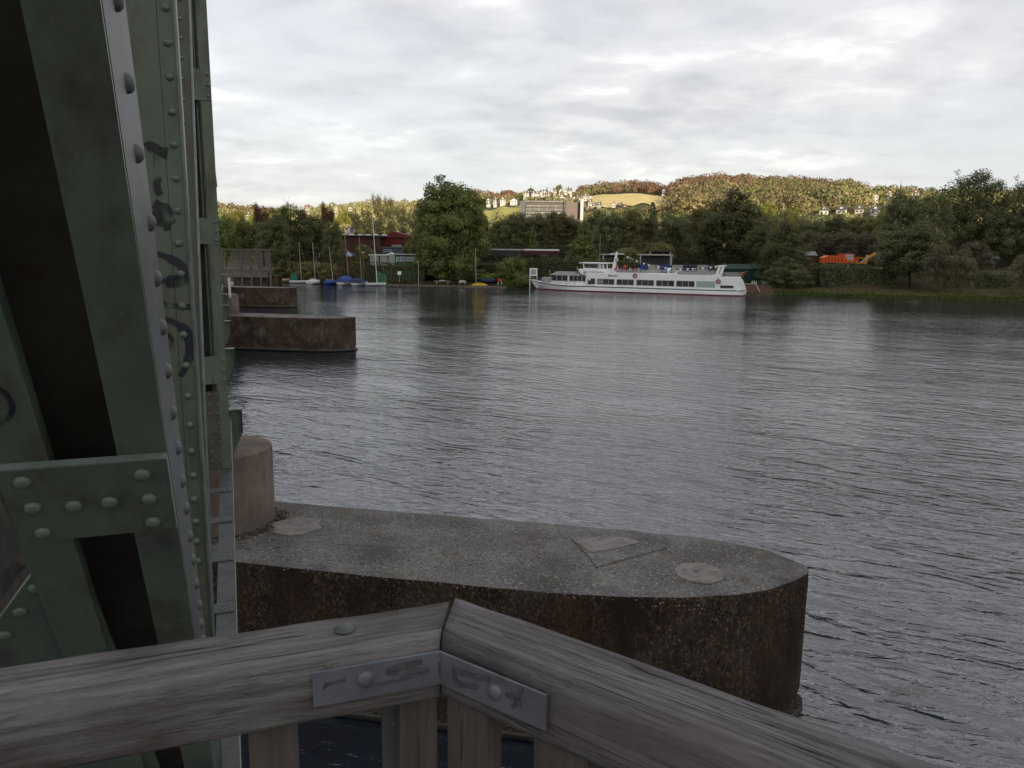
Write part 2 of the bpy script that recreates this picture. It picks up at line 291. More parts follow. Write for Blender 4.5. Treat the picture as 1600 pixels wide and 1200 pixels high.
# water: dark body, mirror-like skin broken by wind ripples (several scales of noise, stretched across the wind)
def make_water():
    m = bpy.data.materials.new('river_water'); m.use_nodes = True; t = m.node_tree; ns, ls = t.nodes, t.links
    b = ns['Principled BSDF']; b.inputs['Base Color'].default_value = (.016, .022, .032, 1); b.inputs['Roughness'].default_value = .04; b.inputs['IOR'].default_value = 2.1; b.inputs['Specular IOR Level'].default_value = .5
    g = ns.new('ShaderNodeNewGeometry')
    def nz(sc, det, st, rz, ro=.55, dist=0.):
        q0 = ns.new('ShaderNodeMapping'); q0.inputs['Rotation'].default_value = (0, 0, rz); ls.new(g.outputs['Position'], q0.inputs[0]); q = ns.new('ShaderNodeMapping'); q.inputs['Scale'].default_value = st; ls.new(q0.outputs[0], q.inputs[0])
        n = ns.new('ShaderNodeTexNoise'); n.inputs['Scale'].default_value = sc; n.inputs['Detail'].default_value = det; n.inputs['Roughness'].default_value = ro; n.inputs['Distortion'].default_value = dist
        ls.new(q.outputs[0], n.inputs[0]); return n.outputs[0]
    def madd(a, k, c=None):
        n = ns.new('ShaderNodeMath'); n.operation = 'MULTIPLY_ADD'; ls.new(a, n.inputs[0]); n.inputs[1].default_value = k
        if c is None: n.inputs[2].default_value = 0
        else: ls.new(c, n.inputs[2])
        return n.outputs[0]
    def ridge(s_):
        n = ns.new('ShaderNodeMath'); n.operation = 'MULTIPLY_ADD'; ls.new(s_, n.inputs[0]); n.inputs[1].default_value = 2; n.inputs[2].default_value = -1
        q = ns.new('ShaderNodeMath'); q.operation = 'ABSOLUTE'; ls.new(n.outputs[0], q.inputs[0]); k_ = ns.new('ShaderNodeMath'); k_.operation = 'SUBTRACT'; k_.inputs[0].default_value = 1; ls.new(q.outputs[0], k_.inputs[1]); return k_.outputs[0]
    a = ridge(nz(.85, 2, (.42, 1.3, 1), .52, .5, .5))     # sharp-crested wavelets ~0.5 m
    c = nz(4.2, 3, (.5, 1.2, 1), .30, .6, .5)      # fine ripples
    d = nz(.40, 2, (.5, 1.1, 1), .75, .5)
    h = madd(a, .95, madd(c, .42, madd(d, 1.5)))
    gust = nz(.045, 3, (.6, 1.2, 1), .2)              # cat's-paws: calmer and rougher patches
    r = ns.new('ShaderNodeMapRange'); r.inputs[1].default_value = .35; r.inputs[2].default_value = .65; r.inputs[3].default_value = .55; r.inputs[4].default_value = 1.3; ls.new(gust, r.inputs[0])
    bn = ns.new('ShaderNodeBump'); bn.inputs['Strength'].default_value = 1.0; bn.inputs['Distance'].default_value = .085
    sp_ = ns.new('ShaderNodeSeparateXYZ'); ls.new(g.outputs['Position'], sp_.inputs[0]); ch_ = ns.new('ShaderNodeMapRange'); ls.new(sp_.outputs[1], ch_.inputs[0])     # choppier current by the piers, calmer towards the far bank
    for k_, v_ in zip((1, 2, 3, 4), (12, 75, 1.6, .55)): ch_.inputs[k_].default_value = v_
    m0 = ns.new('ShaderNodeMath'); m0.operation = 'MULTIPLY'; ls.new(r.outputs[0], m0.inputs[0]); ls.new(ch_.outputs[0], m0.inputs[1])
    mm = ns.new('ShaderNodeMath'); mm.operation = 'MULTIPLY'; ls.new(h, mm.inputs[0]); ls.new(m0.outputs[0], mm.inputs[1])
    ls.new(mm.outputs[0], bn.inputs['Height']); ls.new(bn.outputs[0], b.inputs['Normal'])
    return m
waterm = make_water()

# ------------------------------------------------------------------ terrain
SHX = [-400, -120, -75, -54, -27.7, -5.7, 4.3, 25, 42, 55, 68, 90, 130, 500]
SHY = [262, 196, 186, 179, 173.5, 169, 167, 158, 150.5, 148, 137.5, 137, 137, 145]
def shore(x): return float(np.interp(x, SHX, SHY))
CU = [-400, 200, 343, 420, 480, 560, 640, 740, 790, 870, 905, 940, 1000, 1040, 1065, 1110, 1150, 1200, 1240, 1280, 1320, 1350, 1400, 1450, 1600, 1900, 2400]
CV = [340, 332, 327, 332, 330, 324, 320, 306, 309, 306, 303, 297, 296, 303, 294, 289, 290, 294, 293, 297, 294, 303, 305, 307, 312, 322, 335]
_az = [math.atan2(ray(u, 390).x, ray(u, 390).y) for u in CU]
_el = [aty(u, v, 1000.).z - 8 for u, v in zip(CU, CV)]      # rise per 1000 m
R0_, R1_ = 330., 1300.
def _sm(t): t = min(1, max(0, t)); return t * t * (3 - 2 * t)
def ground(x, y):
    if y > -60:
        o = y - shore(x); r = math.hypot(x, y)
        k = _sm((x + 22) / 12.)                                # railway embankment only on the right
        z = float(np.interp(o, [-14, -1.5, 0, .8, 4, 14, 24, 300], [-3, -.9, 0, .45, .9, 1.25, 1.25 + 3.3 * k, 1.6 + 3.4 * k]))
        if r > R0_:
            az = math.atan2(x, y); cr = 8 + float(np.interp(az, _az, _el)) * R1_ * math.cos(az) / 1000.
            t = (r - R0_) / (R1_ - R0_)
            z += (cr - 5) * (min(t, 1.0) ** .95 if t < 1 else max(0, 1 - (t - 1) * .35))
            z += 2.0 * math.sin(x * .011 + 1) * math.sin(y * .009) * min(1, t * 4)
        return z
    q = -60 - y                                               # our own bank and the low hill behind it
    hgt = 30 + 6 * math.sin(x * .013) + 3 * math.sin(x * .041 + 2)
    return float(np.interp(q, [0, 8, 40, 230, 500, 2500], [-3, 1.5, 4, hgt, hgt * .8, 20]))
def build_ground():
    az = list(np.arange(-62, 62.01, .45)) + list(np.arange(66, 297.9, 4))
    rr = [8, 40, 80, 110] + list(np.arange(120, 200, 1.6)) + list(np.arange(200, 400, 8)) + list(np.arange(400, 1400, 25)) + [1450, 1600, 1900, 2400, 3200]
    P = [(0, 0, -3)]; F = []; n = len(az)
    for r in rr:
        for a in az:
            x, y = r * math.sin(math.radians(a)), r * math.cos(math.radians(a)); P.append((x, y, ground(x, y)))
    for i in range(n): F.append((0, 1 + (i + 1) % n, 1 + i))
    for j in range(len(rr) - 1):
        for i in range(n):
            a0 = 1 + j * n + i; a1 = 1 + j * n + (i + 1) % n; F.append((a0, a1, a1 + n, a0 + n))
    mb = MB(); mb.add(P, F); return mb.build('ground', groundm, None, True)
tag(build_ground(), 'grassy river bank rising into a hillside', kind='structure')
def patch(name, u0, u1, r0, r1, m, lab, skew=0.):
    P = []; F = []; nu, nr = 24, 14
    for j in range(nr + 1):
        for i in range(nu + 1):
            u = u0 + (u1 - u0) * i / nu; a = math.atan2(ray(u, 390).x, ray(u, 390).y)
            e0 = r0 + skew * (i / nu) + 18 * math.sin(i * .9); e1 = r1 + skew * (i / nu) * .6 + 22 * math.sin(i * .6 + 1)
            r = e0 + (e1 - e0) * j / nr; x, y = r * math.sin(a), r * math.cos(a); P.append((x, y, ground(x, y) + .9))
    for j in range(nr):
        for i in range(nu): a0 = j * (nu + 1) + i; F.append((a0, a0 + 1, a0 + nu + 2, a0 + nu + 1))
    mb = MB(); mb.add(P, F); return tag(mb.build(name, m, None, True), lab, kind='structure')
FIELDS = [(928, 1042, 870, 1130), (752, 818, 620, 760)]
patch('field', 922, 1046, 690, 1020, fieldm, 'mown straw-coloured meadow high on the hillside', 80)
patch('field', 745, 822, 610, 800, meadow, 'green-yellow meadow left of the long office block')
# unseen cloud bank, added to keep the low sun off river and bank; the hill beyond its edge is sunlit
def shade_cloud():
    mb = MB(); nu, nv = 96, 20; P = []
    for i in range(nu + 1):
        a = i / nu; x = -1700 + 3600 * a
        for j in range(nv):
            t = 2 * math.pi * j / nv; k = (1 - (2 * a - 1) ** 8) ** .5 if 0 < a < 1 else 0.02
            b = 1 + .10 * math.sin(x * .021 + j) + .08 * math.sin(x * .047 + 2 * j); y = -2500 + 210 * math.cos(t) * b * k; z = 592 + (74 if t < math.pi else 105) * math.sin(t) * k + 5 * math.sin(x * .02) + 4 * math.sin(x * .05 + 1); P.append((x + 900, y, z))
    mb.add(P, [(i * nv + j, i * nv + (j + 1) % nv, (i + 1) * nv + (j + 1) % nv, (i + 1) * nv + j) for i in range(nu) for j in range(nv)] + [tuple(range(nv))[::-1], tuple(nu * nv + j for j in range(nv))])
    return mb.build('cloud', mat('cloud_white', (.9, .9, .9), 1, (.86, .86, .88), .01, 0), None, True)
tag(shade_cloud(), 'unseen long low cloud bank behind the viewer, added to shade the river', kind='structure')
# water sheet
wb = MB(); wb.add([(-1500, -400, 0), (1500, -400, 0), (1500, 400, 0), (-1500, 400, 0)], [(0, 1, 2, 3)])
tag(wb.build('river', waterm), 'wind-rippled grey river water', kind='structure')
# ------------------------------------------------------------------ bridge (frame: x = d towards the river, y = s along the bridge, z)
RIV = MB().dome((0, 0, 0), (0, 0, 1), .0175, .013, 10).mesh('rivet', rivm, True)
RIVS = MB().dome((0, 0, 0), (0, 0, 1), .015, .011, 8).mesh('rivet_small', rivm, True)
RIVW = MB().dome((0, 0, 0), (0, 0, 1), .0175, .013, 10).mesh('rivet_grey', steel_gr, True)
def rivet(parent, loc, nrm, me=None, mesh_scale=1.0):
    o = link('rivet', me or RIV, parent, loc); o.rotation_euler = Vector(nrm).to_track_quat('Z', 'Y').to_euler(); o.scale = (mesh_scale,) * 3; return o
def rivets_joined(name, parent, pts, nrm, r=.015, m=rivm):
    mb = MB()
    for p in pts: mb.dome(p, nrm, r, r * .7, 7)
    o = mb.build(name, m, parent, True); o['kind'] = 'stuff'; return o
def mb_member(mb, p0, p1, wid, thick, wdir):
    """bar from p0 to p1, wid along wdir, thick across"""
    p0, p1, wdir = Vector(p0), Vector(p1), Vector(wdir); ax = (p1 - p0); t = ax.cross(wdir).normalized()
    return mb.obox((p0 + p1) / 2, ax / 2, wdir * wid / 2, t * thick / 2)
bridge = thing('steel_truss_bridge', 'green riveted steel truss bridge filling the left edge, nearest span with graffiti', 'bridge', (0, 0, 0), PHI)
ZC = 5.0
DR = -.14; DL = -.455; FL = .095
# -- near diagonal: box of two channels, front face looks back down at the camera
AL = math.radians(55); AX = Vector((0, math.cos(AL), -math.sin(AL))); NF = Vector((0, -math.sin(AL), -math.cos(AL)))   # axis downwards, outward normal of front face
C0 = Vector((0, 1.68, 7.65))
def dg(d, a, n=0.0): return Vector((d, C0.y, C0.z)) + AX * a + NF * n
A0, A1 = -4.6, 2.75
diag = link('diagonal', None, bridge)
TT = .31
mb = MB()
def slab(mb, d0, d1, a0, a1, n0, n1):
    c = dg((d0 + d1) / 2, (a0 + a1) / 2, (n0 + n1) / 2)
    return mb.obox(c, Vector(((d1 - d0) / 2, 0, 0)), AX * ((a1 - a0) / 2), NF * ((n1 - n0) / 2))
for (d0, d1, nm) in ((DR - FL, DR - .001, 'flange'), (DL, DL + FL, 'flange')):
    slab(MB(), d0, d1, A0, A1, -.012, 0).build(nm, steel, diag)
slab(MB(), DR - .012, DR, A0, A1, -TT, -.0125).build('side_plate', steel_gr, diag)
slab(MB(), DL - .012, DL, A0, A1, -TT, -.001).build('side_plate', steel, diag)
slab(MB(), DL + .002, DR - .016, A0, A1, -.17, -.158).build('back_plate', steel_dk, diag)  # plate added to close the box, set forward to tune the gap's darkness
slab(MB(), DR - FL - .002, DR - FL + .01, A0, A1, -.10, -.0125).build('angle_leg', steel, diag)
slab(MB(), DL + FL - .010, DL + FL + .002, A0, A1, -.035, -.0125).build('angle_leg', steel, diag)
# batten plate with torn lower lip; batten at a 0.28..0.52
def onface(u, v, n=0.014):
    r = ray(u, v); r = Vector((r.dot(BD), r.dot(BS), r.z)); o_ = Vector((0, 0, H)); c = dg(0, 0, n); t = (c - o_).dot(NF) / r.dot(NF); return o_ + r * t
B0, B1 = (onface(130, 727) - C0).dot(AX), (onface(150, 838) - C0).dot(AX)
bat = slab(MB(), DL, DR - .004, B0, B1, .0015, .014).build('batten_plate', steel, diag)
slab(MB(), DL - .002, DR - .002, B0 - .006, B0, .0, .0165).build('plate_edge', steel_ed, bat)
slab(MB(), DR - .0035, DR - .0005, B0 + .001, B1, .002, .0165).build('plate_edge', steel_ed, bat)
def onface(u, v, n=0.014):
    r = ray(u, v); r = Vector((r.dot(BD), r.dot(BS), r.z)); o_ = Vector((0, 0, H)); c = dg(0, 0, n); t = (c - o_).dot(NF) / r.dot(NF); return o_ + r * t
for (u, v) in [(35, 753), (222, 741), (51, 793), (115, 790), (171, 784), (233, 779), (67, 832), (239, 815)]:
    rivet(bat, onface(u, v), NF, mesh_scale=1.0)
slab(MB(), DL, DR - .004, -2.4, -2.1, .0015, .014).build('batten_plate', steel, diag)
# weld bead along the lower lip of the batten
mb = MB()
for i in range(26):
    d = DL + .01 + i * (DR - DL - .02) / 26; mb.dome(dg(d, B1 + .002 + rnd.uniform(-.002, .002), .003), NF, rnd.uniform(.004, .0065), .004, 6)
tag(mb.build('weld_bead', steel, bat, True), kind='stuff')
# rivets along the outer side plate, seen edge-on
for (u, v) in [(180, 0), (198, 130), (213, 240), (233, 348), (243, 435), (252, 512), (260, 580), (268, 645), (276, 700), (283, 752), (289, 795), (295, 838), (300, 875), (305, 912), (310, 945), (313, 975), (316, 1000)]:
    r = ray(u, v); r = Vector((r.dot(BD), r.dot(BS), r.z)); t = DR / r.x; p = Vector((0, 0, H)) + r * t
    rivet(diag, p, (1, 0, 0), RIVW)
# grime stripes on the flange edge and gusset plate at lower left
poly = [onface(u, v, -.016) for (u, v) in [(50, 897), (135, 897), (250, 1200), (-150, 1200), (-80, 1075)]]
gus = MB().prism(poly, NF * -.012).build('gusset_plate', steel, diag)
for (u, v) in [(56, 918), (32, 955), (8, 992), (-18, 1030)]: rivet(gus, onface(u, v, -.016), NF)
pA, pB = onface(58, 905, -.0145), onface(106, 1015, -.0145)
# O shaped graffiti on left flange
def ribbon(pts, wdt, nrm, close=False):
    pts = [Vector(p) for p in pts]; nrm = Vector(nrm); L = []; R = []; n = len(pts)
    ws = wdt if isinstance(wdt, (list, tuple)) else [wdt] * n
    for i, p in enumerate(pts):
        a = pts[max(0, i - 1)]; b = pts[min(n - 1, i + 1)]; s_ = (b - a).cross(nrm).normalized() * ws[i] / 2; L.append(p + s_); R.append(p - s_)
    return MB().add(L + R, [(i, i + 1, n + i + 1, n + i) for i in range(n - 1)])
def smooth(pts, k=4):
    out = []; P = [pts[0]] + list(pts) + [pts[-1]]
    for i in range(1, len(P) - 2):
        for j in range(k):
            t = j / k; q = []
            for c in range(len(pts[0])):
                a, b, c_, d = P[i - 1][c], P[i][c], P[i + 1][c], P[i + 2][c]
                q.append(.5 * (2 * b + (c_ - a) * t + (2 * a - 5 * b + 4 * c_ - d) * t * t + (3 * b - a - 3 * c_ + d) * t ** 3))
            out.append(tuple(q))
    out.append(tuple(pts[-1])); return out
tag(ribbon([onface(u, v, .0012) for u, v in smooth([(-30, 612), (-10, 606), (5, 612), (17, 628), (19, 642), (12, 655), (-2, 663), (-25, 668)])], .010, NF).build('graffiti', graf, diag), 'black round sprayed letter at the left edge')
# -- vertical post behind the diagonal: plates facing the camera at s = 3.25
SV = 3.25
post = link('vertical_post', None, bridge)
MB().box(DL - .1, -.197, SV, SV + .014, ZC, 12.6).build('face_plate', steel, post)
MB().box(-.1955, DR, SV - .002, SV + .012, ZC, 12.6).build('angle_leg', steel, post)
MB().box(-.24, DR - .02, SV + .016, SV + .022, ZC, 12.6).build('seam_backing', steel_dk, post)  # added dark strip that stops sky showing through the seam
MB().box(DR - .012, DR + .002, SV + .013, SV + .30, ZC, 12.6).build('side_plate', steel, post)
MB().tube((DR + .0035, SV - .004, ZC + .02), (DR + .0035, SV - .004, 12.6), .0065, n=8).build('pale_edge', steel_ed, post, True)  # pale rod standing in for the flange edge lit by the sky
for i, (u, v) in enumerate([(259, 12), (262, 67), (265, 120), (269, 175), (272, 226), (275, 279), (277, 329), (279, 380), (283, 428), (285, 478), (287, 523), (291, 571), (294, 619), (297, 664), (299, 705), (302, 743), (303, 780), (306, 815), (307, 846), (309, 877)]):
    p = at_s(u, v, SV - .002); rivet(post, (min(p.x, DR - .02), SV - .002, p.z), (0, -1, 0), RIV, .85)
# graffiti strokes on the post's face
def st(pts, w_, lab=None, m=graf, k=4):
    P = smooth([(u, v, 0) for u, v in pts], k)
    w_ = [x * 1.3 for x in w_] if isinstance(w_, list) else w_ * 1.3
    w_ = (w_ + [w_[-1]] * len(P))[:len(P)] if isinstance(w_, list) else w_
    return ribbon([at_s(u, v, SV - .0035) for u, v, _ in P], w_, (0, -1, 0)).build('graffiti', m, post)
g = st([(228, 231), (236, 228), (250, 236), (262, 240)], [.026] * 10 + [.034] * 3); g['label'] = 'short black sprayed bar with drips, highest on the post'
st([(240, 240), (240.5, 256), (241, 268)], .003)
st([(246, 244), (246, 250)], .002)
st([(247, 276), (245, 290), (250, 305)], [.02] * 9)
st([(240, 318), (250, 325), (258, 345), (262, 360)], [.03] * 4 + [.055] * 6 + [.02] * 3)
st([(244, 396), (262, 402), (282, 414), (290, 428), (284, 438), (262, 440), (246, 436)], [.016] * 5 + [.026] * 10 + [.036] * 6 + [.014] * 4)
st([(250, 474), (270, 478), (298, 480)], [.018] * 9)
st([(255, 498), (275, 505), (292, 520), (298, 545), (292, 570), (282, 588)], [.018] * 6 + [.03] * 10 + [.018] * 5)
st([(262, 522), (268, 532), (264, 545)], [.014] * 9)
# -- second diagonal, leaning away; its face carries a dense rivet row and peeling paint
EL = math.radians(57); EX = Vector((0, math.cos(EL), math.sin(EL))); NE = Vector((0, -math.sin(EL), math.cos(EL)))
E0 = Vector((0, 3.5, 6.6)) - EX * 1.2
dia2 = link('diagonal', None, bridge)
def dh(d, a, n=0.): return Vector((d, E0.y, E0.z)) + EX * a + NE * n
def slab2(d0, d1, a0, a1, n0, n1):
    return MB().obox(dh((d0 + d1) / 2, (a0 + a1) / 2, (n0 + n1) / 2), Vector(((d1 - d0) / 2, 0, 0)), EX * ((a1 - a0) / 2), NE * ((n1 - n0) / 2))
slab2(DR - .11, DR - .0005, 0, 7.6, -.012, 0).build('flange', steel_rust, dia2)
slab2(DL, DL + .11, 0, 7.6, -.012, 0).build('flange', steel_rust, dia2)
slab2(DR - .012, DR - .001, 0, 7.6, -.28, -.013).build('side_plate', steel, dia2)
MB().tube(dh(DR + .002, 0, .004), dh(DR + .002, 7.6, .004), .0075, n=8).build('pale_edge', steel_ed, dia2, True)  # pale rod again, brightness of the sky-lit edge in its colour
for i in range(36): rivet(dia2, dh(DR - .052, .9 + i * .155, 0), NE, RIVS, .9)
# -- bottom chord seen from above: outer and inner angle with battens
def chord(parent, s0, s1, dr, riv=True, step=1.2, ph=0.0, detail=True):
    ch = link('bottom_chord', None, parent)
    MB().box(dr - .155, dr, s0, s1, ZC - .012, ZC).build('flange', dark_chord, ch)
    MB().box(dr - .5, dr - .375, s0, s1, ZC - .012, ZC).build('flange', dark_chord, ch)
    MB().box(dr - .012, dr - .001, s0, s1, ZC - .42, ZC - .0125).build('web_plate', steel, ch)
    MB().box(dr - .40, dr - .388, s0, s1, ZC - .42, ZC - .0125).build('web_plate', steel_dk, ch)
    MB().box(dr - .002, dr + .0035, s0, s1, ZC - .02, ZC + .001).build('pale_edge', steel_ed, ch)
    s = s0 + ph; first = None; RV = []
    while s < s1 - .3:
        if first is None: first = MB().box(dr - .43, dr - .012, -.09, .09, ZC + .0012, ZC + .012).build('batten_plate', dark_chord, ch); first.location = (0, s, 0)
        else: dupm(first, ch, (0, s, 0))
        for k in (-1, 0, 1): RV.append((dr - .045, s + k * .055, ZC + .012))
        for k in (-1, 1): RV.append((dr - .11, s + k * .04, ZC + .012))
        s += step
    if riv: rivets_joined('rivets', ch, RV, (0, 0, 1), .016, steel_gr)
    return ch
ch = chord(bridge, -3, 15.0, -.075, True, 1.13, .45)
# wide splice plate near the rail and its row of bead rivets
MB().box(-.23, -.078, 5.15, 5.85, ZC + .0135, ZC + .024).build('splice_plate', dark_chord, ch)
for i in range(7): rivet(ch, (-.205 - .045 * (i % 2), 5.2 + i * .1, ZC + .024), (0, 0, 1), RIVW, 1.1)
for i in range(12): rivet(ch, (-.262, 3.9 + i * .14, ZC), (0, 0, 1), RIVW, 1.2)
# -- far vertical post at s = 10.8 with four batten plates
def laced_post(parent, s0, dr, z0, z1, bats, wdt=.42):
    p = link('vertical_post', None, parent)
    MB().box(dr - .125, dr - .003, s0, s0 + .014, z0, z1).build('flange', steel, p)
    MB().box(dr - wdt, dr - wdt + .125, s0, s0 + .014, z0, z1).build('flange', steel, p)
    MB().box(dr - .012, dr, s0 + .015, s0 + .30, z0, z1).build('side_plate', steel_dk, p)
    MB().box(dr - wdt, dr - wdt + .012, s0 + .015, s0 + .30, z0, z1).build('side_plate', steel_dk, p)
    MB().box(dr - wdt + .013, dr - .155, s0 + .301, s0 + .313, z0, z1).build('back_plate', steel_dk, p)
    MB().box(dr - .185, dr - .165, s0 + .10, s0 + .12, z0, z1).build('angle_leg', steel, p)
    for (za, zb) in bats:
        b_ = MB().box(dr - wdt, dr - .001, s0 - .013, s0 - .001, za, zb).build('batten_plate', steel, p)
        for k in (.15, .5, .85): rivet(b_, (dr - .035, s0 - .013, za + (zb - za) * k), (0, -1, 0), RIV, 1.3)
    return p
lp = laced_post(bridge, 10.8, -.085, ZC + .03, 12.3, [(9.8, 10.17), (8.03, 8.36), (6.2, 6.57)])
MB().box(-.5, -.20, 10.79, 10.80, ZC + .02, 6.1).build('gusset_plate', steel_dk, lp)
rivets_joined('rivets', lp, [(-.22 - .10 * j, 10.79, 5.15 + i * .13) for i in range(8) for j in (0, 1)], (0, -1, 0), .016)
# top chord, cross girders, footway stringer and far truss plane so that the bridge stands as a bridge
def chord_top(parent, s0, s1, z): MB().box(-.5, -.1, s0, s1, z, z + .42).build('top_chord', steel, parent)
chord_top(bridge, -3.2, 10.9, 12.35)
mb = MB(); mb_member(mb, (-.3, 11.1, 12.5), (-.3, 14.85, ZC + .1), .36, .34, (1, 0, 0)); mb.build('end_post', steel, bridge)
for s in (3.3, 10.9): MB().box(-6.0, -.52, s - .12, s + .12, ZC + .05, ZC + .75).build('cross_girder', steel_dk, bridge)
for d in (-5.2, -2.6): MB().box(d - .1, d + .1, 3.45, 14.9, ZC + .78, ZC + 1.15).build('stringer', steel_dk, bridge)
MB().box(-6.4, -6.0, -3, 15, ZC - .4, ZC).build('bottom_chord', steel_dk, bridge)
MB().box(-6.4, -6.0, -3, 15, 12.35, 12.75).build('top_chord', steel_dk, bridge)
for (a, b) in (((-6.2, 3.3, ZC), (-6.2, 3.3, 12.4)), ((-6.2, 10.9, ZC), (-6.2, 10.9, 12.4)), ((-6.2, 3.3, ZC), (-6.2, 7.1, 12.4)), ((-6.2, 10.9, ZC), (-6.2, 7.1, 12.4)), ((-6.2, 3.3, ZC), (-6.2, -.6, 12.4))):
    m_ = MB(); mb_member(m_, a, b, .35, .35, (1, 0, 0)); m_.build('truss_bar', steel_dk, bridge)
# outrigger brackets at the span's end
def bracket(parent, s, dr, zt=5.12, zl=.45, dep=.95, w_=.34):
    b = link('end_bracket', None, parent)
    MB().box(dr - w_, dr, s - .11, s + .11, zt - .02, zt).build('top_plate', steel_ed, b)
    MB().prism([(dr - w_, s - .01, zt - .021), (dr - .005, s - .01, zt - .021), (dr - .005, s - .01, zt - zl), (dr - w_ * .62, s - .01, zt - dep), (dr - w_, s - .01, zt - dep)], (0, .014, 0)).build('web_plate', steel, b)
    MB().box(dr - .012, dr - .001, s - .10, s - .011, zt - zl, zt - .022).build('angle_leg', steel_dk, b)
    rivets_joined('rivets', b, [(dr - w_ + .06, s - .01, zt - .18 - .2 * i) for i in range(4)] + [(dr - .09, s - .01, zt - .16 - .16 * i) for i in range(2)], (0, -1, 0), .018)
bracket(bridge, 14.5, .115)
# wooden boards of the footway inside the bridge, seen left of the diagonal
fw = thing('footway_railing', 'weathered wooden boards glimpsed through the truss left of the near diagonal', 'railing', (0, 0, 0), PHI)
mb = MB(); mb.obox(at_s(5, 862, 2.3) + Vector((-.1, 0, -.1)), (.20, 0, .24), (0, .02, 0), (-.036, 0, .03)); mb.build('board', wood_p, fw)
mb = MB(); mb.obox(at_s(-10, 790, 2.5), (.02, 0, .10), (0, .02, 0), (-.04, 0, .02)); mb.build('board', wood_p, fw)
for i, (u, v) in enumerate([(-5, 900), (-20, 950)]):
    mb = MB(); mb.obox(at_s(u, v, 2.9), (.12, 0, .15), (0, .02, 0), (-.045, 0, .03)); mb.build('board', wood_p, fw)
dk = MB()
# second and third spans beyond the piers
P0, P1, P2 = Vector((5.2, 12.43, 0)), Vector((-12.32, 60.22, 0)), Vector((-29.2, 104.39, 0))
def far_span(s0, s1, label, dr, brs):
    t = thing('steel_truss_bridge', label, 'bridge', (0, 0, 0), PHI)
    MB().box(dr - .5, dr, s0, s1, ZC - .42, ZC).build('bottom_chord', steel, t)
    MB().box(dr - .5, dr, s0 + 4, s1 - 4, 12.3, 12.7).build('top_chord', steel, t)
    MB().box(dr - 6.5, dr - 6, s0, s1, ZC - .42, ZC).build('bottom_chord', steel, t)
    MB().box(dr - 6.5, dr - 6, s0 + 4, s1 - 4, 12.3, 12.7).build('top_chord', steel, t)
    n = int((s1 - s0) / 8); st_ = (s1 - s0) / n
    for dd in (dr - .25, dr - 6.25):
        for i in range(n + 1):
            s = s0 + i * st_
            if 0 < i < n: m_ = MB(); mb_member(m_, (dd, s, ZC), (dd, s, 12.35), .3, .3, (1, 0, 0)); m_.build('vertical_post', steel, t)
            if i < n:
                za, zb = (ZC, 12.4) if i % 2 == 0 else (12.4, ZC)
                m_ = MB(); mb_member(m_, (dd, s, za), (dd, s + st_, zb), .3, .3, (1, 0, 0)); m_.build('diagonal', steel, t)
    for i in range(n + 1): s = s0 + i * st_; MB().box(dr - 6, dr - .5, s - .12, s + .12, ZC + .02, ZC + .7).build('cross_girder', steel_dk, t)
    MB().box(dr - 5.5, dr - 1, s0, s1, ZC + .72, ZC + .85).build('deck', steel_dk, t)
    for (s, d) in brs: bracket(t, s, d)
    return t
far_span(15.3, 66.0, 'second green truss span, brackets showing past the pier beyond the near span', -.42, [(23.4, .065), (32.3, .0), (41.0, -.06), (50.5, -.13)])
far_span(66.4, 112, 'third green truss span, farthest over the river before the wooden ramp', -.9, [])

# ------------------------------------------------------------------ river piers (skewed to the bridge, along the current)
PT = 2.62
front = [(370, 876), (500, 893), (650, 907), (850, 926), (930, 931), (1000, 934), (1080, 934), (1150, 930), (1200, 922), (1240, 909), (1262, 896)]
backp = [(1262, 888), (1240, 876), (1200, 861), (1150, 850), (1100, 841), (1000, 831), (900, 822), (700, 806), (560, 795), (437, 787)]
def pier_outline():
    F_ = [atz(u, v, PT) for u, v in front]; B_ = [atz(u, v, PT) for u, v in backp]
    f = [(p.x, p.y) for p in F_] ; b = [(p.x, p.y) for p in B_]
    d = Vector((f[2][0] - f[0][0], f[2][1] - f[0][1])).normalized()
    f[0] = (f[0][0] - d.x * 11, f[0][1] - d.y * 11); b[-1] = (b[-1][0] - d.x * 11, b[-1][1] - d.y * 11)
    return f, b
fo, bo = pier_outline()
def sub(pts, st_=.14, nz=0.0):
    out = []
    for a, b in zip(pts[:-1], pts[1:]):
        n = max(1, int(math.hypot(b[0] - a[0], b[1] - a[1]) / st_))
        for i in range(n): t = i / n; out.append((a[0] + (b[0] - a[0]) * t, a[1] + (b[1] - a[1]) * t))
    out.append(pts[-1]); return out
OUT = sub(fo + bo)
cx = sum(p[0] for p in OUT) / len(OUT); cy = sum(p[1] for p in OUT) / len(OUT)
from mathutils import noise as mnoise
def inset(p, k):
    # move towards the pier's long axis
    ax = Vector((fo[2][0] - fo[0][0], fo[2][1] - fo[0][1])).normalized(); mid = Vector(((fo[2][0] + bo[-3][0]) / 2, (fo[2][1] + bo[-3][1]) / 2))
    q = Vector(p); base = mid + ax * min((q - mid).dot(ax), (Vector((4.0, 12.1)) - mid).dot(ax)); v = (base - q); L = v.length or 1; return q + v / L * k
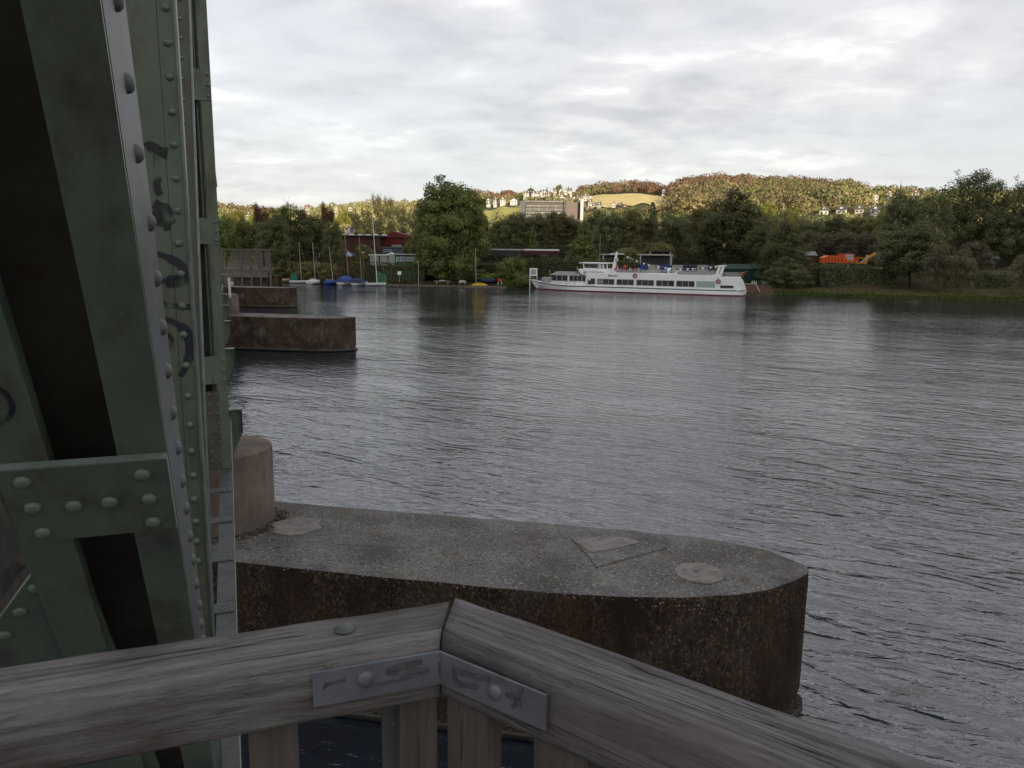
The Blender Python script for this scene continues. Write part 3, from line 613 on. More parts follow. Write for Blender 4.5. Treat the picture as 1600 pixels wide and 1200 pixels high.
def pier_mesh(sidem, name='pier_shaft'):
    mb = MB(); n = len(OUT); rings = []
    prof = [(.0, PT), (-.012, PT - .03), (-.018, PT - .08)] + [(-.02, PT - .08 - i * .17) for i in range(1, 13)] + [(.03, .33), (.02, .22), (-.10, .17), (-.12, .05), (.06, .02), (.08, -3)]
    P = []
    for (off, z) in prof:
        for (x, y) in OUT:
            q = inset((x, y), off if z > .34 or z < .21 else off)
            e_ = mnoise.noise(Vector((x * 3, y * 3, z * 3))) * .012 + mnoise.noise(Vector((x * 9, y * 9, z * 9))) * .009
            q2 = inset(q, e_ if z < PT - .01 else e_ * .8); P.append((q2.x, q2.y, z + (mnoise.noise(Vector((x * 4, y * 4, 7))) * .012 if z > PT - .05 else 0)))
    F_ = []
    for j in range(len(prof) - 1):
        for i in range(n):
            i1 = (i + 1) % n; F_.append((j * n + i, (j + 1) * n + i, (j + 1) * n + i1, j * n + i1))
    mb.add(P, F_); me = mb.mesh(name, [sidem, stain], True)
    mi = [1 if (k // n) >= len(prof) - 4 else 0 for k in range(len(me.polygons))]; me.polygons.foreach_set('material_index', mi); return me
def pier_cap_mesh(name='pier_cap'):
    # rough top: grid between front and back edges
    nF = len(sub(fo)); mb = MB(); P = []; F_ = []; m_ = 16; cols = 90
    def along(pts, t):
        L = [0]
        for a, b in zip(pts[:-1], pts[1:]): L.append(L[-1] + math.hypot(b[0] - a[0], b[1] - a[1]))
        s = t * L[-1]; k = max(i for i in range(len(L)) if L[i] <= s + 1e-9); k = min(k, len(pts) - 2); q = (s - L[k]) / (L[k + 1] - L[k])
        return (pts[k][0] + (pts[k + 1][0] - pts[k][0]) * q, pts[k][1] + (pts[k + 1][1] - pts[k][1]) * q)
    br = bo[::-1]
    for i in range(cols + 1):
        t = i / cols; t = 1 - (1 - t) ** 1.5; a = along(fo, t); b = along(br, t)
        for j in range(m_ + 1):
            q = j / m_; x, y = a[0] + (b[0] - a[0]) * q, a[1] + (b[1] - a[1]) * q
            cr = .035 * (1 - (2 * q - 1) ** 4)
            z = PT + .004 + cr + mnoise.noise(Vector((x * 1.3, y * 1.3, 0))) * .014 + mnoise.noise(Vector((x * 5, y * 5, 3))) * .008 * (0 < j < m_)
            P.append((x, y, z))
    for i in range(cols):
        for j in range(m_): a0 = i * (m_ + 1) + j; F_.append((a0, a0 + m_ + 1, a0 + m_ + 2, a0 + 1))
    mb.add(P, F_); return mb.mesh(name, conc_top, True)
KC = Vector((-5.6, 14.45)); KR = .92
def knob_mesh():
    prof = [(KR + .02, 0), (KR, .05), (KR, 1.54), (KR - .04, 1.58), (KR - .3, 1.62), (.05, 1.63)]
    mb = MB(); n = 28; P = []
    ax = Vector((fo[2][0] - fo[0][0], fo[2][1] - fo[0][1])).normalized(); pr = Vector((-ax.y, ax.x))
    for (r, z) in prof:
        for i in range(n):
            t = -math.pi / 2 + math.pi * i / (n - 1); p = ax * (r * math.cos(t)) + pr * (r * math.sin(t)); P.append((p.x, p.y, z + mnoise.noise(Vector((p.x * 3, p.y * 3, z))) * .012))
        for sgn in (1, -1): p = ax * (-9) + pr * (r * sgn); P.append((p.x, p.y, z))
    m = n + 2; F_ = [(j * m + i, j * m + (i + 1) % m, (j + 1) * m + (i + 1) % m, (j + 1) * m + i) for j in range(len(prof) - 1) for i in range(m)]
    F_.append(tuple((len(prof) - 1) * m + i for i in range(m))); mb.add(P, F_); return mb.mesh('bearing_block', conc_knob, False)
PM, PM2, PC_, KM = pier_mesh(conc_side), pier_mesh(conc_side2, 'pier_shaft_brown'), pier_cap_mesh(), knob_mesh()
def pier(off, lab, me):
    t = thing('bridge_pier', lab, 'bridge pier', (off.x, off.y, 0), 0, 'concrete river piers of the bridge')
    link('pier_shaft', me, t); link('pier_cap', PC_, t); link('bearing_block', KM, t, (KC.x, KC.y, PT)); return t
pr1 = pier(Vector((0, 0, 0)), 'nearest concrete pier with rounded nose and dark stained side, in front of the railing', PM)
pr2 = pier(P1 - P0, 'middle concrete pier with brown lichen on its long side, second from the camera', PM2)
pr3 = pier(P2 - P0, 'farthest concrete pier with orange-brown lichen, in front of the wooden ramp', PM2)
# mortar patches, slab fragments and rubble on the near pier's top
def blob_poly(c, rx, ry, z, h, seed, m, name, par, n=16, rot=0., label=None, jag=.12):
    r_ = random.Random(seed); P = []
    for i in range(n):
        t = 2 * math.pi * i / n; k = 1 + r_.uniform(-jag, jag); x, y = rx * k * math.cos(t), ry * k * math.sin(t)
        P.append((c[0] + x * math.cos(rot) - y * math.sin(rot), c[1] + x * math.sin(rot) + y * math.cos(rot), z))
    o = MB().prism(P, (0, 0, h)).build(name, m, par)
    if label: o['label'] = label
    return o
q = atz(1093, 895, PT + .04); blob_poly((q.x, q.y), .40, .42, PT + .028, .022, 3, conc_pale, 'mortar_patch', pr1, 22, label='pale round mortar patch near the nose', jag=.04)
MB().dome((q.x - .05, q.y + .04, PT + .05), (0, 0, 1), .03, .015).build('iron_stub', steel_dk, pr1)
sl = [atz(u, v, PT + .05) for u, v in [(893, 843), (925, 836), (975, 833), (1030, 845), (1042, 857), (968, 876), (932, 887), (918, 868)]]
MB().prism([(p.x, p.y, PT + .03) for p in sl], (0, 0, .035)).build('mortar_patch', conc_top, pr1)['label'] = 'raised square-edged slab fragment in the middle'
sl = [atz(u, v, PT + .09) for u, v in [(898, 845), (930, 838), (975, 838), (1000, 846), (960, 856), (925, 862)]]
MB().prism([(p.x, p.y, PT + .0655) for p in sl], (0, 0, .012)).build('mortar_patch', conc_pale, pr1)
q = atz(463, 824, PT + .03); blob_poly((q.x, q.y), .46, .52, PT + .02, .05, 8, conc_pale, 'mortar_patch', pr1, 14, .3, 'broken pale mortar beside the bearing block', .22)
mb = MB(); r_ = random.Random(5)
for i in range(130):
    t = r_.uniform(-1.5, 1.3); rr_ = KR + r_.uniform(.0, .28) * r_.random(); x, y = KC.x + rr_ * math.cos(t), KC.y + rr_ * math.sin(t); s_ = r_.uniform(.015, .06)
    mb.obox((x, y, PT + .02 + s_ * .4), Vector((r_.uniform(-1, 1), r_.uniform(-1, 1), r_.uniform(-.4, .4))) * s_, Vector((r_.uniform(-1, 1), r_.uniform(-1, 1), .3)) * s_, (0, 0, s_ * .7))
tag(mb.build('rubble', rubble, pr1), kind='stuff')
mb = MB()
for i in range(900):
    x = r_.uniform(-4.6, 3.0); yf = 12.2 - .21 * (x + 4.6); y = r_.uniform(yf + .1, yf + 2.6); s_ = r_.uniform(.003, .010); mb.obox((x, y, PT + .04 + s_ * .3), (s_, s_ * .4, 0), (-s_ * .3, s_, 0), (0, 0, s_ * .6))
tag(mb.build('grit', conc_pale, pr1), kind='stuff')
# white level gauge at the middle pier
gp = aty(358.5, 449, 61.5); g = thing('level_gauge', 'white upright gauge board on a dark stake beside the middle pier', 'gauge', (gp.x, gp.y, 0))
zt, zb = aty(358, 434, 61.5).z, aty(358, 465, 61.5).z
MB().box(-.09, .09, -.02, .02, zb, zt).build('gauge_board', white, g); MB().box(-.05, .05, .021, .10, 0, zb + .4).build('stake', steel_dk, g)

# ------------------------------------------------------------------ wooden handrail in the foreground
rail = thing('handrail', 'weathered grey wooden handrail with a mitred corner and metal strap, across the bottom foreground', 'railing', (0, 0, 0), PHI)
ZT, ZB = 7.40, 7.297
def beam(name, m, prof, p_near0, p_near1, across, cuts, parent, segs=60, seed=0, tex=(0, 0, 0)):
    """prof: (a, b) a metres across from the near face, b below the top; cuts = length added at start/end per metre across"""
    p0, p1 = Vector(p_near0), Vector(p_near1); L = (p1 - p0).length; ax = (p1 - p0) / L; ac = Vector(across)
    mb = MB(); n = len(prof); P = []
    for i in range(segs + 1):
        for (a, b) in prof:
            x = (0 - cuts[0] * a) + (L + cuts[0] * a + cuts[1] * a) * i / segs
            w1 = mnoise.noise(Vector((x * 5, a * 20 + seed, b * 20))) * .0022 + mnoise.noise(Vector((x * 14, a * 60 + seed, b * 60))) * .0010
            P.append((x, a + w1 * (-1 if a < .06 else 1), -b + w1))
    F_ = [(i * n + j, i * n + (j + 1) % n, (i + 1) * n + (j + 1) % n, (i + 1) * n + j) for i in range(segs) for j in range(n)]
    F_ += [tuple(range(n))[::-1], tuple(segs * n + j for j in range(n))]
    mb.add(P, F_); me = mb.mesh(name, m, True)
    o = link(name, me, parent); zax = ax.cross(ac)
    if zax.z < 0: M_ = Matrix(((ax.x, ac.x, 0, p0.x), (ax.y, ac.y, 0, p0.y), (0, 0, 1, p0.z), (0, 0, 0, 1)))
    else: M_ = Matrix(((ax.x, ac.x, 0, p0.x), (ax.y, ac.y, 0, p0.y), (0, 0, 1, p0.z), (0, 0, 0, 1)))
    o.matrix_local = M_; return o
def arc(cx_, cy_, r, a0, a1, n=4): return [(cx_ + r * math.cos(math.radians(a0 + (a1 - a0) * i / n)), cy_ + r * math.sin(math.radians(a0 + (a1 - a0) * i / n))) for i in range(n + 1)]
W_ = .125; HB = ZT - ZB
prof = arc(.028, .028, .028, 180, 270, 5) + [(.06, .001), (.09, .0)] + arc(W_ - .008, .008, .008, 270, 360, 2) + [(W_, .05)] + arc(W_ - .008, HB - .008, .008, 0, 90, 2) + [(.06, HB)] + arc(.007, HB - .007, .007, 90, 180, 2) + [(0, .06)]
nearC = Vector((.283, 1.082, ZT))                      # near corner on top
farC = Vector((.334, 1.206, ZT))
kl = (farC.x - nearC.x) / (farC.y - nearC.y)
GAP = .002
b1 = beam('top_beam', wood, prof, (-1.6, 1.082 + .016, ZT), (nearC.x - GAP, 1.082, ZT), Vector((.0085, 1, 0)).normalized(), (0, kl), rail, 110, 1)
e_ = Vector((.743 - .334, .599 - 1.206, 0)).normalized()     # right-hand beam direction in (d, s)
ac = Vector((e_.y * -1, e_.x, 0)); ac = ac if ac.dot(farC - nearC) > 0 else -ac
cutr = -((farC - nearC).dot(e_)) / W_                   # start shifts forward with across
p0 = nearC + e_ * GAP + Vector((0, 0, .004))
b2 = beam('top_beam', wood2, prof, p0, p0 + e_ * 2.4, ac, (cutr, 0), rail, 110, 9)
def rframe(along, fr='L'):     # point on the near face of left / right beam, x along from the corner
    return (nearC - Vector((along, 0, 0))) if fr == 'L' else (nearC + e_ * along)
# galvanised strap bent round the corner
acn = -ac
def strap():
    t = .005; zt, zb = ZT - .016, ZT - .070
    L = Vector((.087, 1.0765, 0)); C = Vector((.281, 1.0765, 0)); R_ = nearC + e_ * .205 + acn * .005; R_.z = 0
    Cn = Vector((.281, 1.0765, 0)); mb = MB(); P = []
    pts = [(L, Vector((0, -1, 0))), (C - Vector((.012, -.0, 0)), Vector((0, -1, 0))), (nearC * 1 + Vector((-.001, -.0068, -ZT)), Vector((0, -1, 0)) + acn), (nearC + e_ * .012 + acn * .005 + Vector((0, 0, -ZT)), acn), (R_, acn)]
    P = []
    for (p, nn) in pts:
        nn = nn.normalized()
        for (off, z) in ((0, zb), (t, zb), (t, zt), (0, zt)): P.append((p.x + nn.x * off, p.y + nn.y * off, z))
    n = 4; F_ = [(i * n + j, (i + 1) * n + j, (i + 1) * n + (j + 1) % n, i * n + (j + 1) % n) for i in range(len(pts) - 1) for j in range(n)] + [(0, 1, 2, 3), tuple((len(pts) - 1) * n + j for j in (3, 2, 1, 0))]
    mb.add(P, F_); return mb.build('strap', galv, rail), zt, zb
stp, zt_, zb_ = strap()
def on_left(u, v, n=.006):
    p = at_s(u, v, 1.0795 - n + .001); return p
def on_right(u, v, n=.010):
    r = ray(u, v); r = Vector((r.dot(BD), r.dot(BS), r.z)); o_ = Vector((0, 0, H)); c = nearC + acn * n; t = (c - o_).dot(acn) / r.dot(acn); return o_ + r * t
MB().dome(on_left(571, 1061, .0085), (0, -1, 0), .0135, .007, 16).build('bolt', galv, stp, True)
MB().dome(on_right(773, 1081, .010), acn, .0135, .007, 16).build('bolt', galv, stp, True)
def gst(pts, w_, f=on_left, m=graf_w, nn=(0, -1, 0), n=.0100):
    P = smooth([(u, v) for u, v in pts]); ribbon([f(u, v, n) for u, v in P], w_, nn).build('graffiti', m, stp)
gst([(508, 1072), (525, 1066), (541, 1062)], .006); gst([(510, 1066), (508, 1072), (506, 1078)], .004)
gst([(604, 1050), (620, 1043), (645, 1037), (660, 1034)], .010); gst([(604, 1050), (618, 1052), (650, 1048), (670, 1049)], .009); gst([(670, 1049), (640, 1058), (610, 1066), (582, 1072)], .006)
gst([(706, 1047), (730, 1054), (765, 1062)], .008, on_right, graf_w, acn, .0115); gst([(708, 1052), (716, 1068), (745, 1074)], .008, on_right, graf_w, acn, .0115); gst([(790, 1085), (806, 1093), (812, 1105)], .008, on_right, graf_w, acn, .0115); gst([(815, 1072), (808, 1090), (800, 1106)], .006, on_right, graf_w, acn, .0115)
gst([(687, 1034), (689, 1046), (687, 1058)], [.004] * 3 + [.009] * 3 + [.003] * 3, on_left, steel_dk, (0, -1, 0), .0105)
# nail heads on the top
p = bz(538, 983, ZT + .001); MB().dome(p, (0, 0, 1), .016, .006, 14).build('nail_head', steel_gr, rail, True)
p = bz(512, 1028, ZT); MB().dome((p.x, 1.081, ZT - .012), (0, -1, .3), .003, .002, 8).build('nail_head', conc_pale, rail, True)
# balusters and the corner posts
def baluster(pa, pb, s, dep=.035, z1=None, lab=None, m=wood_p, name='baluster'):
    a, b = at_s(*pa, s), at_s(*pb, s)
    return MB().box(a.x, b.x, s, s + dep, 6.35, z1 or ZB + .001 - .003).build(name, m, rail)
baluster((388, 1150), (466, 1150), 1.115); baluster((625, 1150), (683, 1150), 1.112, .045, name='corner_post')
baluster((598, 1150), (621, 1150), 1.15, .01, m=steel_gr, name='bracket_post')
for i in range(4): MB().box(-.35 - i * .23, -.28 - i * .23, 1.115, 1.15, 6.35, ZB - .003).build('baluster', wood_p, rail)
def rbal(x0, x1, name='baluster', off=.012):
    c = nearC + e_ * ((x0 + x1) / 2) + ac * (off + .02); MB().obox((c.x, c.y, (6.35 + ZB) / 2), e_ * ((x1 - x0) / 2), ac * .018, (0, 0, (ZB - .003 - 6.35) / 2)).build(name, wood_p, rail)
rbal(.004, .085, 'corner_post', .01); rbal(.17, .26)
for i in range(6): rbal(.43 + i * .23, .51 + i * .23)
# planked platform we stand on
pf = thing('viewing_platform', 'grey plank footway behind the handrail, under the viewer', 'walkway', (0, 0, 0), PHI)
plk = MB().box(-1.0, 1.9, 0, .135, 6.24, 6.285).mesh('plank', wood_far)
for i in range(14): link('plank', plk, pf, (0, 1.0 - (i + 1) * .14, 0))
MB().box(-1.0, 1.9, -.9, -.78, 6.0, 6.235).build('joist', wood_far, pf); MB().box(-1.0, 1.5, .8, .92, 6.0, 6.235).build('joist', wood_far, pf)
# pale reed stalks floating off the pier's nose
mb = MB(); c = atz(1405, 1082, 0)
for i in range(60):
    t = rnd.uniform(-.5, .5); l_ = rnd.uniform(.08, .28); x, y = c.x + rnd.uniform(-.28, .45), c.y + rnd.uniform(-.14, .14); a = rnd.uniform(-.6, .8) if i % 3 else rnd.uniform(1, 2.3)
    mb.tube((x, y, .012), (x + l_ * math.cos(a), y + l_ * math.sin(a) * .6, .012 + rnd.uniform(0, .16)), .0022, .0012, 4)
weedm = mat('pale_reed', (.20, .22, .15), .8)
tag(mb.build('floating_reeds', weedm), 'loose tuft of pale reed stalks floating on dark water off the near pier', 'reeds')['kind'] = 'stuff'

# ------------------------------------------------------------------ far bank: everything on the shore strip
def gz(x, y): return max(ground(x, y), 0.0)
def px(u, v, y): return aty(u, v, y)
def hgt(u, v, y): return aty(u, v, y).z
# --- wooden ramp / platform at the bridge's far end
Y = 128.0
rp = px(384, 440, Y); t = thing('wooden_ramp', 'grey slatted wooden access ramp on posts behind the farthest pier', 'ramp', (rp.x, Y, 0))
xl, xr = px(335, 410, Y).x - rp.x, px(421, 410, Y).x - rp.x
zt, zm, zb = hgt(384, 389.5, Y), hgt(384, 418, Y), hgt(384, 427, Y)
slatm = MB().box(-.055, .055, -.03, .03, 0, zt - zm - .15).mesh('slat', wood_far)
xs = px(361, 400, Y).x - rp.x; n = int((xr - xs) / .2)
for i in range(n):
    if i % 9 == 8: continue
    link('slat', slatm, t, (xs + (i + .5) * (xr - xs) / n, .05, zm + .05))
for i in range(4): link('slat', slatm, t, (xl + .4 + i * .45, .05, zm + .05))
for (za, zb_) in ((zt - .12, zt + .06), (zm, zm + .16), (zm - .55, zm - .33)): MB().box(xl, xr + .1, -.06, .019, za, zb_).build('rail_board', wood_far, t)
MB().box(xl, xr, .1, 3.2, zm - .30, zm - .15).build('deck', wood_far, t)
for k in range(5):
    x = xs + (xr - xs) * k / 4 if k else xl + 1.2; MB().box(x - .12, x + .12, .10, .34, 0 - 1.0, zt + .05).build('post', wood_far, t)
for k, x in enumerate([xl + .3, xs - .2]): MB().box(x - .5, x + .5, -.055, -.0, zm + .7, zm + .85).build('rail_board', wood_far, t)
MB().box(xs, xr - .4, .5, 2.6, 0.2, zm - .9).build('stone_plinth', conc_side2, t)
MB().box(xl, xr - .3, .04, .09, zm - 1.6, zm - .62).build('beam', wood_far, t)
p = px(427, 432, Y + 1); a = thing('abutment_pillar', 'mossy square stone pillar at the right end of the wooden ramp', 'pillar', (p.x, Y + 1, 0))
MB().box(-.55, .55, -.4, .4, -2.5, hgt(427, 431, Y)).build('shaft', conc_side2, a); MB().box(-.62, .62, -.47, .47, hgt(427, 431, Y), hgt(427, 430, Y)).build('capstone', conc_knob, a)
# --- quay timbers and jetties
def along_shore(u0, u1, v, dy=0.):
    a, b = atz(u0, v, 0), atz(u1, v, 0); return a, b
def jetty(u0, u1, v0, v1, lab, z=.45, wdt=1.6, piles=8):
    a, b = atz(u0, v0, 0), atz(u1, v1, 0); t = thing('jetty', lab, 'jetty', ((a.x + b.x) / 2, (a.y + b.y) / 2, 0)); c = Vector(t.location)
    ax = (b - a) / 2; L = ax.length; e1 = ax.normalized(); pr = Vector((-e1.y, e1.x, 0)) * wdt / 2
    n = int(L * 2 / .9); pm = MB().obox((0, 0, 0), e1 * (L / n - .02), pr, (0, 0, .04)).mesh('plank', poolrope)
    for i in range(n): link('plank', pm, t, (a + (b - a) * ((i + .5) / n) - c + pr + Vector((0, 0, z))))
    MB().obox(pr * .05 + Vector((0, 0, z - .18)), ax, pr.normalized() * .05, (0, 0, .10)).build('edge_beam', wood_far, t)
    for i in range(piles):
        q = a + (b - a) * ((i + .5) / piles) - c; MB().tube(q + Vector((0, 0, -2)) + pr * .2, q + Vector((0, 0, z + .12)) + pr * .2, .10, n=7).build('pile', stain, t)
    return t
jetty(436, 612, 440.5, 443, 'low plank jetty in front of the dinghies at the sailing club')
jetty(602, 728, 447.5, 450, 'long low timber jetty below the broad tree, on black piles', .35, 1.4, 14)
jetty(728, 790, 450, 451, 'short pale landing stage under the yellow boat', .30, 2.2, 5)
# --- sailing dinghies
def dinghy(u, v, lab, hull, cover, mast_top, mastm, yaw=1.2, s=1.0, tent=True, bulk=1.0, mcol=None):
    p = atz(u, v + 1.2, 0); t = thing('sailing_dinghy', lab, 'boat', (p.x, p.y, .12), yaw, 'dinghies moored at the club jetty')
    L, B = 4.4 * s, 1.7 * s; mb = MB(); st_ = 9; P = []
    for i in range(st_ + 1):
        x = -L / 2 + L * i / st_; k = 1 - max(0, (i / st_ - .35) / .65) ** 2.2; k = max(k, .03); hb = B / 2 * k * (.86 if i == 0 else 1); zt_ = .48 * s + .16 * (i / st_) ** 2
        for (yy, z) in ((-hb, zt_), (-hb * .85, .12), (-hb * .35, -.12), (hb * .35, -.12), (hb * .85, .12), (hb, zt_)): P.append((x, yy, z))
    F_ = [(i * 6 + j, (i + 1) * 6 + j, (i + 1) * 6 + j + 1, i * 6 + j + 1) for i in range(st_) for j in range(5)] + [(0, 1, 2, 3, 4, 5)] + [(i * 6, i * 6 + 5, (i + 1) * 6 + 5, (i + 1) * 6) for i in range(st_)]
    mb.add(P, F_); mb.build('hull', hull, t, True)
    if cover:
        mb = MB(); P = []; hh = (.62 if tent else .28) * s * bulk
        for i in range(st_):
            x = -L / 2 + L * i / st_ * .98; k = max(1 - max(0, (i / st_ - .35) / .65) ** 2.2, .03); hb = B / 2 * k * 1.04; z0 = .46 * s; r = hh * (.45 + .55 * math.sin(math.pi * min(1, (i + 1.5) / st_)))
            for (yy, z) in ((-hb, z0 - .10), (-hb * .8, z0 + r * .35), (0, z0 + r), (hb * .8, z0 + r * .35), (hb, z0 - .10)): P.append((x, yy, z))
        mb.add(P, [(i * 5 + j, (i + 1) * 5 + j, (i + 1) * 5 + j + 1, i * 5 + j + 1) for i in range(st_ - 1) for j in range(4)] + [(0, 1, 2, 3, 4)]); mb.build('cover', cover, t, True)
    if mast_top:
        q = px(mast_top[0], mast_top[1], p.y); inv = Matrix.Rotation(-yaw, 4, 'Z'); top = inv @ Vector((q.x - p.x, 0, q.z - .12)); b0 = Vector((.3, 0, .5))
        MB().tube(b0, top, .07, .045, n=6).build('mast', mastm, t)
        MB().path([top, (L / 2, 0, .6)], .012, n=4).build('stay', silver, t)
        if tent: MB().tube((.3, 0, 1.05 * s), (-L / 2 * .9, 0, 1.0 * s), .045, n=6).build('boom', mastm, t)
    return t
tanm = mat('varnished_spar', (.42, .30, .17), .5)
dinghy(469, 441.5, 'white dinghy with small blue bag and leaning aluminium mast, leftmost of the moored boats', white_b, None, (467, 378), silver, .3, 1.05, False)
p = atz(466, 441, 0); 
dinghy(492, 443, 'round-covered all-white dinghy, second of the moored boats from the left', white_b, white_b, (488, 378), silver, 1.35, 1.15, True, .8)
dinghy(519, 443.5, 'dinghy wholly wrapped in a bright blue cover behind a white mooring post', bluep, bluep, (514, 385), silver, 1.0, .95)
dinghy(544, 444, 'white dinghy with tall peaked blue tent cover and varnished mast', white_b, bluep, (538, 365), tanm, 1.1, 1.3, True, 1.7)
dinghy(564, 445, 'white dinghy under a dark navy cover beside the tall peaked one', white_b, navy, (561, 370), tanm, 1.15, 1.15, True, 1.3)
dinghy(587, 445.5, 'low uncovered white dinghy with the tallest white mast, right end of the row', white_b, None, (581.5, 331), white, .3, 1.0, False)
p = atz(469, 441, 0); o = MB().dome((0, 0, .5), (0, 0, 1), .42, .85, 8).build('sail_bag', bluep, None); o.location = (p.x - .1, p.y - .1, 0); tag(o, 'upright blue sail bag standing on the leftmost white dinghy', 'sail bag')
p = atz(548, 440, 0); b = thing('storage_box', 'tall white box on the jetty behind the peaked blue boat cover', 'box', (p.x + .9, p.y + 1.2, .5)); MB().box(-.7, .7, -.4, .4, 0, 2.2).build('body', white_b, b); MB().box(-.75, .75, -.45, .45, 2.2, 2.28).build('lid', greyp, b)
for u, v, lb in ((511.5, 443, 'left of the blue-wrapped dinghy'), (535.5, 444, 'left of the peaked blue cover'), (558, 445, 'left of the navy-covered dinghy'), (486, 442, 'left of the round white dinghy'), (443.5, 441, 'alone near the wooden bench')):
    p = atz(u, v, 0); t = thing('mooring_post', 'short white-topped mooring post ' + lb, 'post', (p.x, p.y, 0), 0, 'white mooring posts'); MB().tube((0, 0, -1), (0, 0, .45), .12, n=8).build('shaft', blackp, t); MB().tube((0, 0, .451), (0, 0, .95), .125, .10, n=8).build('white_cap', white, t)
# yellow boat with its mast and green kit; red bench and figures on the stage
p = atz(749, 448.5, 0); t = thing('yellow_boat', 'small bright yellow catamaran with green seat and pale mast at the landing stage', 'boat', (p.x, p.y + .6, .18))
def floatm(y0, L, r):
    mb = MB(); pr = [(.02, -L / 2), (r * .6, -L / 2 + .25), (r, -L / 2 + .8), (r, L / 2 - .8), (r * .6, L / 2 - .25), (.02, L / 2)]; mb.lathe(pr, n=10); mb.v = [(z, y0 + x, y + r) for (x, y, z) in mb.v]; return mb
floatm(-.55, 3.5, .24).build('float', yellowp, t, True); floatm(.55, 3.5, .24).build('float', yellowp, t, True)
MB().box(-1.0, 1.0, -.6, .6, .42, .62).build('deck', yellowp, t); MB().box(-.45, .25, -.35, .35, .63, .95).build('seat', greenp, t)
q = px(743, 388, p.y + .6); MB().tube((-.75, 0, .4), (q.x - p.x, 0, q.z - .18), .06, .045, n=6).build('mast', silver, t)
p = px(781, 441, 166.5); t = thing('red_bench', 'small red bench on white legs at the end of the landing stage', 'bench', (p.x, 166.8, .7)); MB().box(-.45, .45, -.2, .2, .5, .58).build('seat', redp, t); MB().box(-.45, .45, .2, .27, .58, 1.1).build('backrest', mat('bright_red_paint', (.55, .04, .03), .5), t)
for x in (-.38, .38): MB().box(x - .04, x + .04, -.18, .25, -.2, .5).build('leg', white, t)
p = px(762, 440, 168); t = thing('covered_rowing_boat', 'low dark blue covered boat lying ashore right of the yellow boat', 'boat', (p.x, 168.5, .9)); floatm(0, 3.2, .35).build('hull', navy, t, True); MB().box(-1.3, 1.3, -.25, .25, .62, .75).build('cover', bluep, t)
for i, (u0, u1, v) in enumerate(((676, 706, 438.5), (716, 729, 439.5))):
    a, b = px(u0, v, 168.2), px(u1, v, 168.2); t = thing('beached_canoe', ['long pale canoe lying on the bank under the broad tree', 'short pale canoe lying beside a white stand right of the broad tree'][i], 'canoe', ((a.x + b.x) / 2, 168.2, .8)); L = b.x - a.x
    fm = floatm(0, L, .22); fm.build('hull', white_b if i else wood_far, t, True); MB().box(-.6, .6, -.24, .24, .38, .5).build('seat', white_b, t)
    for x in (-L * .3, L * .3): MB().box(x - .05, x + .05, -.3, .3, -.3, .1).build('trestle', white_b, t)
# --- club fence of green wire, sign and lamps
def post_thing(name, lab, cat, u, vb, vt, y, m, r=.06, extra=None, group=None):
    a, b = px(u, vb, y), px(u, vt, y); z0 = gz(a.x, y); t = thing(name, lab, cat, (a.x, y, z0), 0, group); MB().tube((0, 0, 0), (0, 0, b.z - z0), r, r * .8, n=7).build('pole', m, t)
    if extra: extra(t, b.z - z0)
    return t
def lamp_head(t, z): MB().box(-.55, .08, -.10, .10, z, z + .12).build('lamp_head', silver, t)
post_thing('street_lamp', 'slim pale lamp post at the right end of the green wire fence', 'street lamp', 654, 437, 410, 171, silver, .07, lamp_head)
post_thing('street_lamp', 'dark green lamp post with small white head behind the covered dinghies', 'street lamp', 568, 432, 395, 171, greenf, .08, lambda t, z: MB().box(-.3, .3, -.15, .15, z, z + .15).build('lamp_head', white, t))
post_thing('flag_pole', 'thin pale pole rising from the bushes left of the ship mast', 'pole', 937, 402, 372, 184, silver, .05, lambda t, z: MB().dome((0, 0, z), (0, 0, 1), .09, .09, 8).build('finial', silver, t))
def wire_fence(u0, u1, vb, vt, y, lab, posts=6):
    a, b = px(u0, vb, y), px(u1, vb, y); zt, zb = hgt(u0, vt, y), hgt(u0, vb, y); t = thing('wire_fence', lab, 'fence', ((a.x + b.x) / 2, y, zb)); L = b.x - a.x; h = zt - zb
    for i in range(posts): x = -L / 2 + L * i / (posts - 1); MB().tube((x, 0, -.4), (x, 0, h), .05, n=6).build('post', greenf, t)
    MB().tube((-L / 2, 0, h - .03), (L / 2, 0, h - .03), .03, n=5).build('top_rail', greenf, t)
    mb = MB(); n = int(L / .32)
    for i in range(n): x = -L / 2 + L * (i + .5) / n; mb.box(x - .008, x + .008, .02, .03, 0, h)
    for j in range(5): mb.box(-L / 2, L / 2, .031, .04, h * j / 5, h * j / 5 + .014)
    tag(mb.build('wire_mesh', greenf, t), kind='stuff'); return t
wire_fence(603, 648, 437, 423, 169.2, 'thin green wire fence round the lawn behind the timber jetty')
p0, p1 = px(588, 441, 168.6), px(604, 443, 167.6)
t = thing('green_gate', 'solid green boarded fence wing slanting down to the jetty right of the dinghies', 'fence', (p0.x, p0.y, .4))
dv = p1 - p0; n = 9; zt = hgt(590, 424, 168)
for i in range(n):
    c = dv * ((i + .5) / n); MB().box(c.x - dv.x / n / 2 + .02, c.x + dv.x / n / 2 - .02, c.y - .03, c.y + .03, -.5, zt - .4 - .15 * i * .8 + .2).build('board', greenf, t)
for x in (0, dv.x): MB().box(x - .06, x + .06, .04, .12, -.6, zt - .5).build('post', greenf, t)
p = px(624, 427, 168.9); t = thing('notice_board', 'small white square notice on the green wire fence', 'sign', (p.x, 169.0, 1.0)); zb, zt = hgt(624, 429.5, 169) - 1, hgt(624, 424, 169) - 1
MB().box(-.38, .38, -.03, 0, zb, zt).build('panel', white, t); MB().box(-.04, .04, .001, .06, -.3, zt - .05).build('post', silver, t)
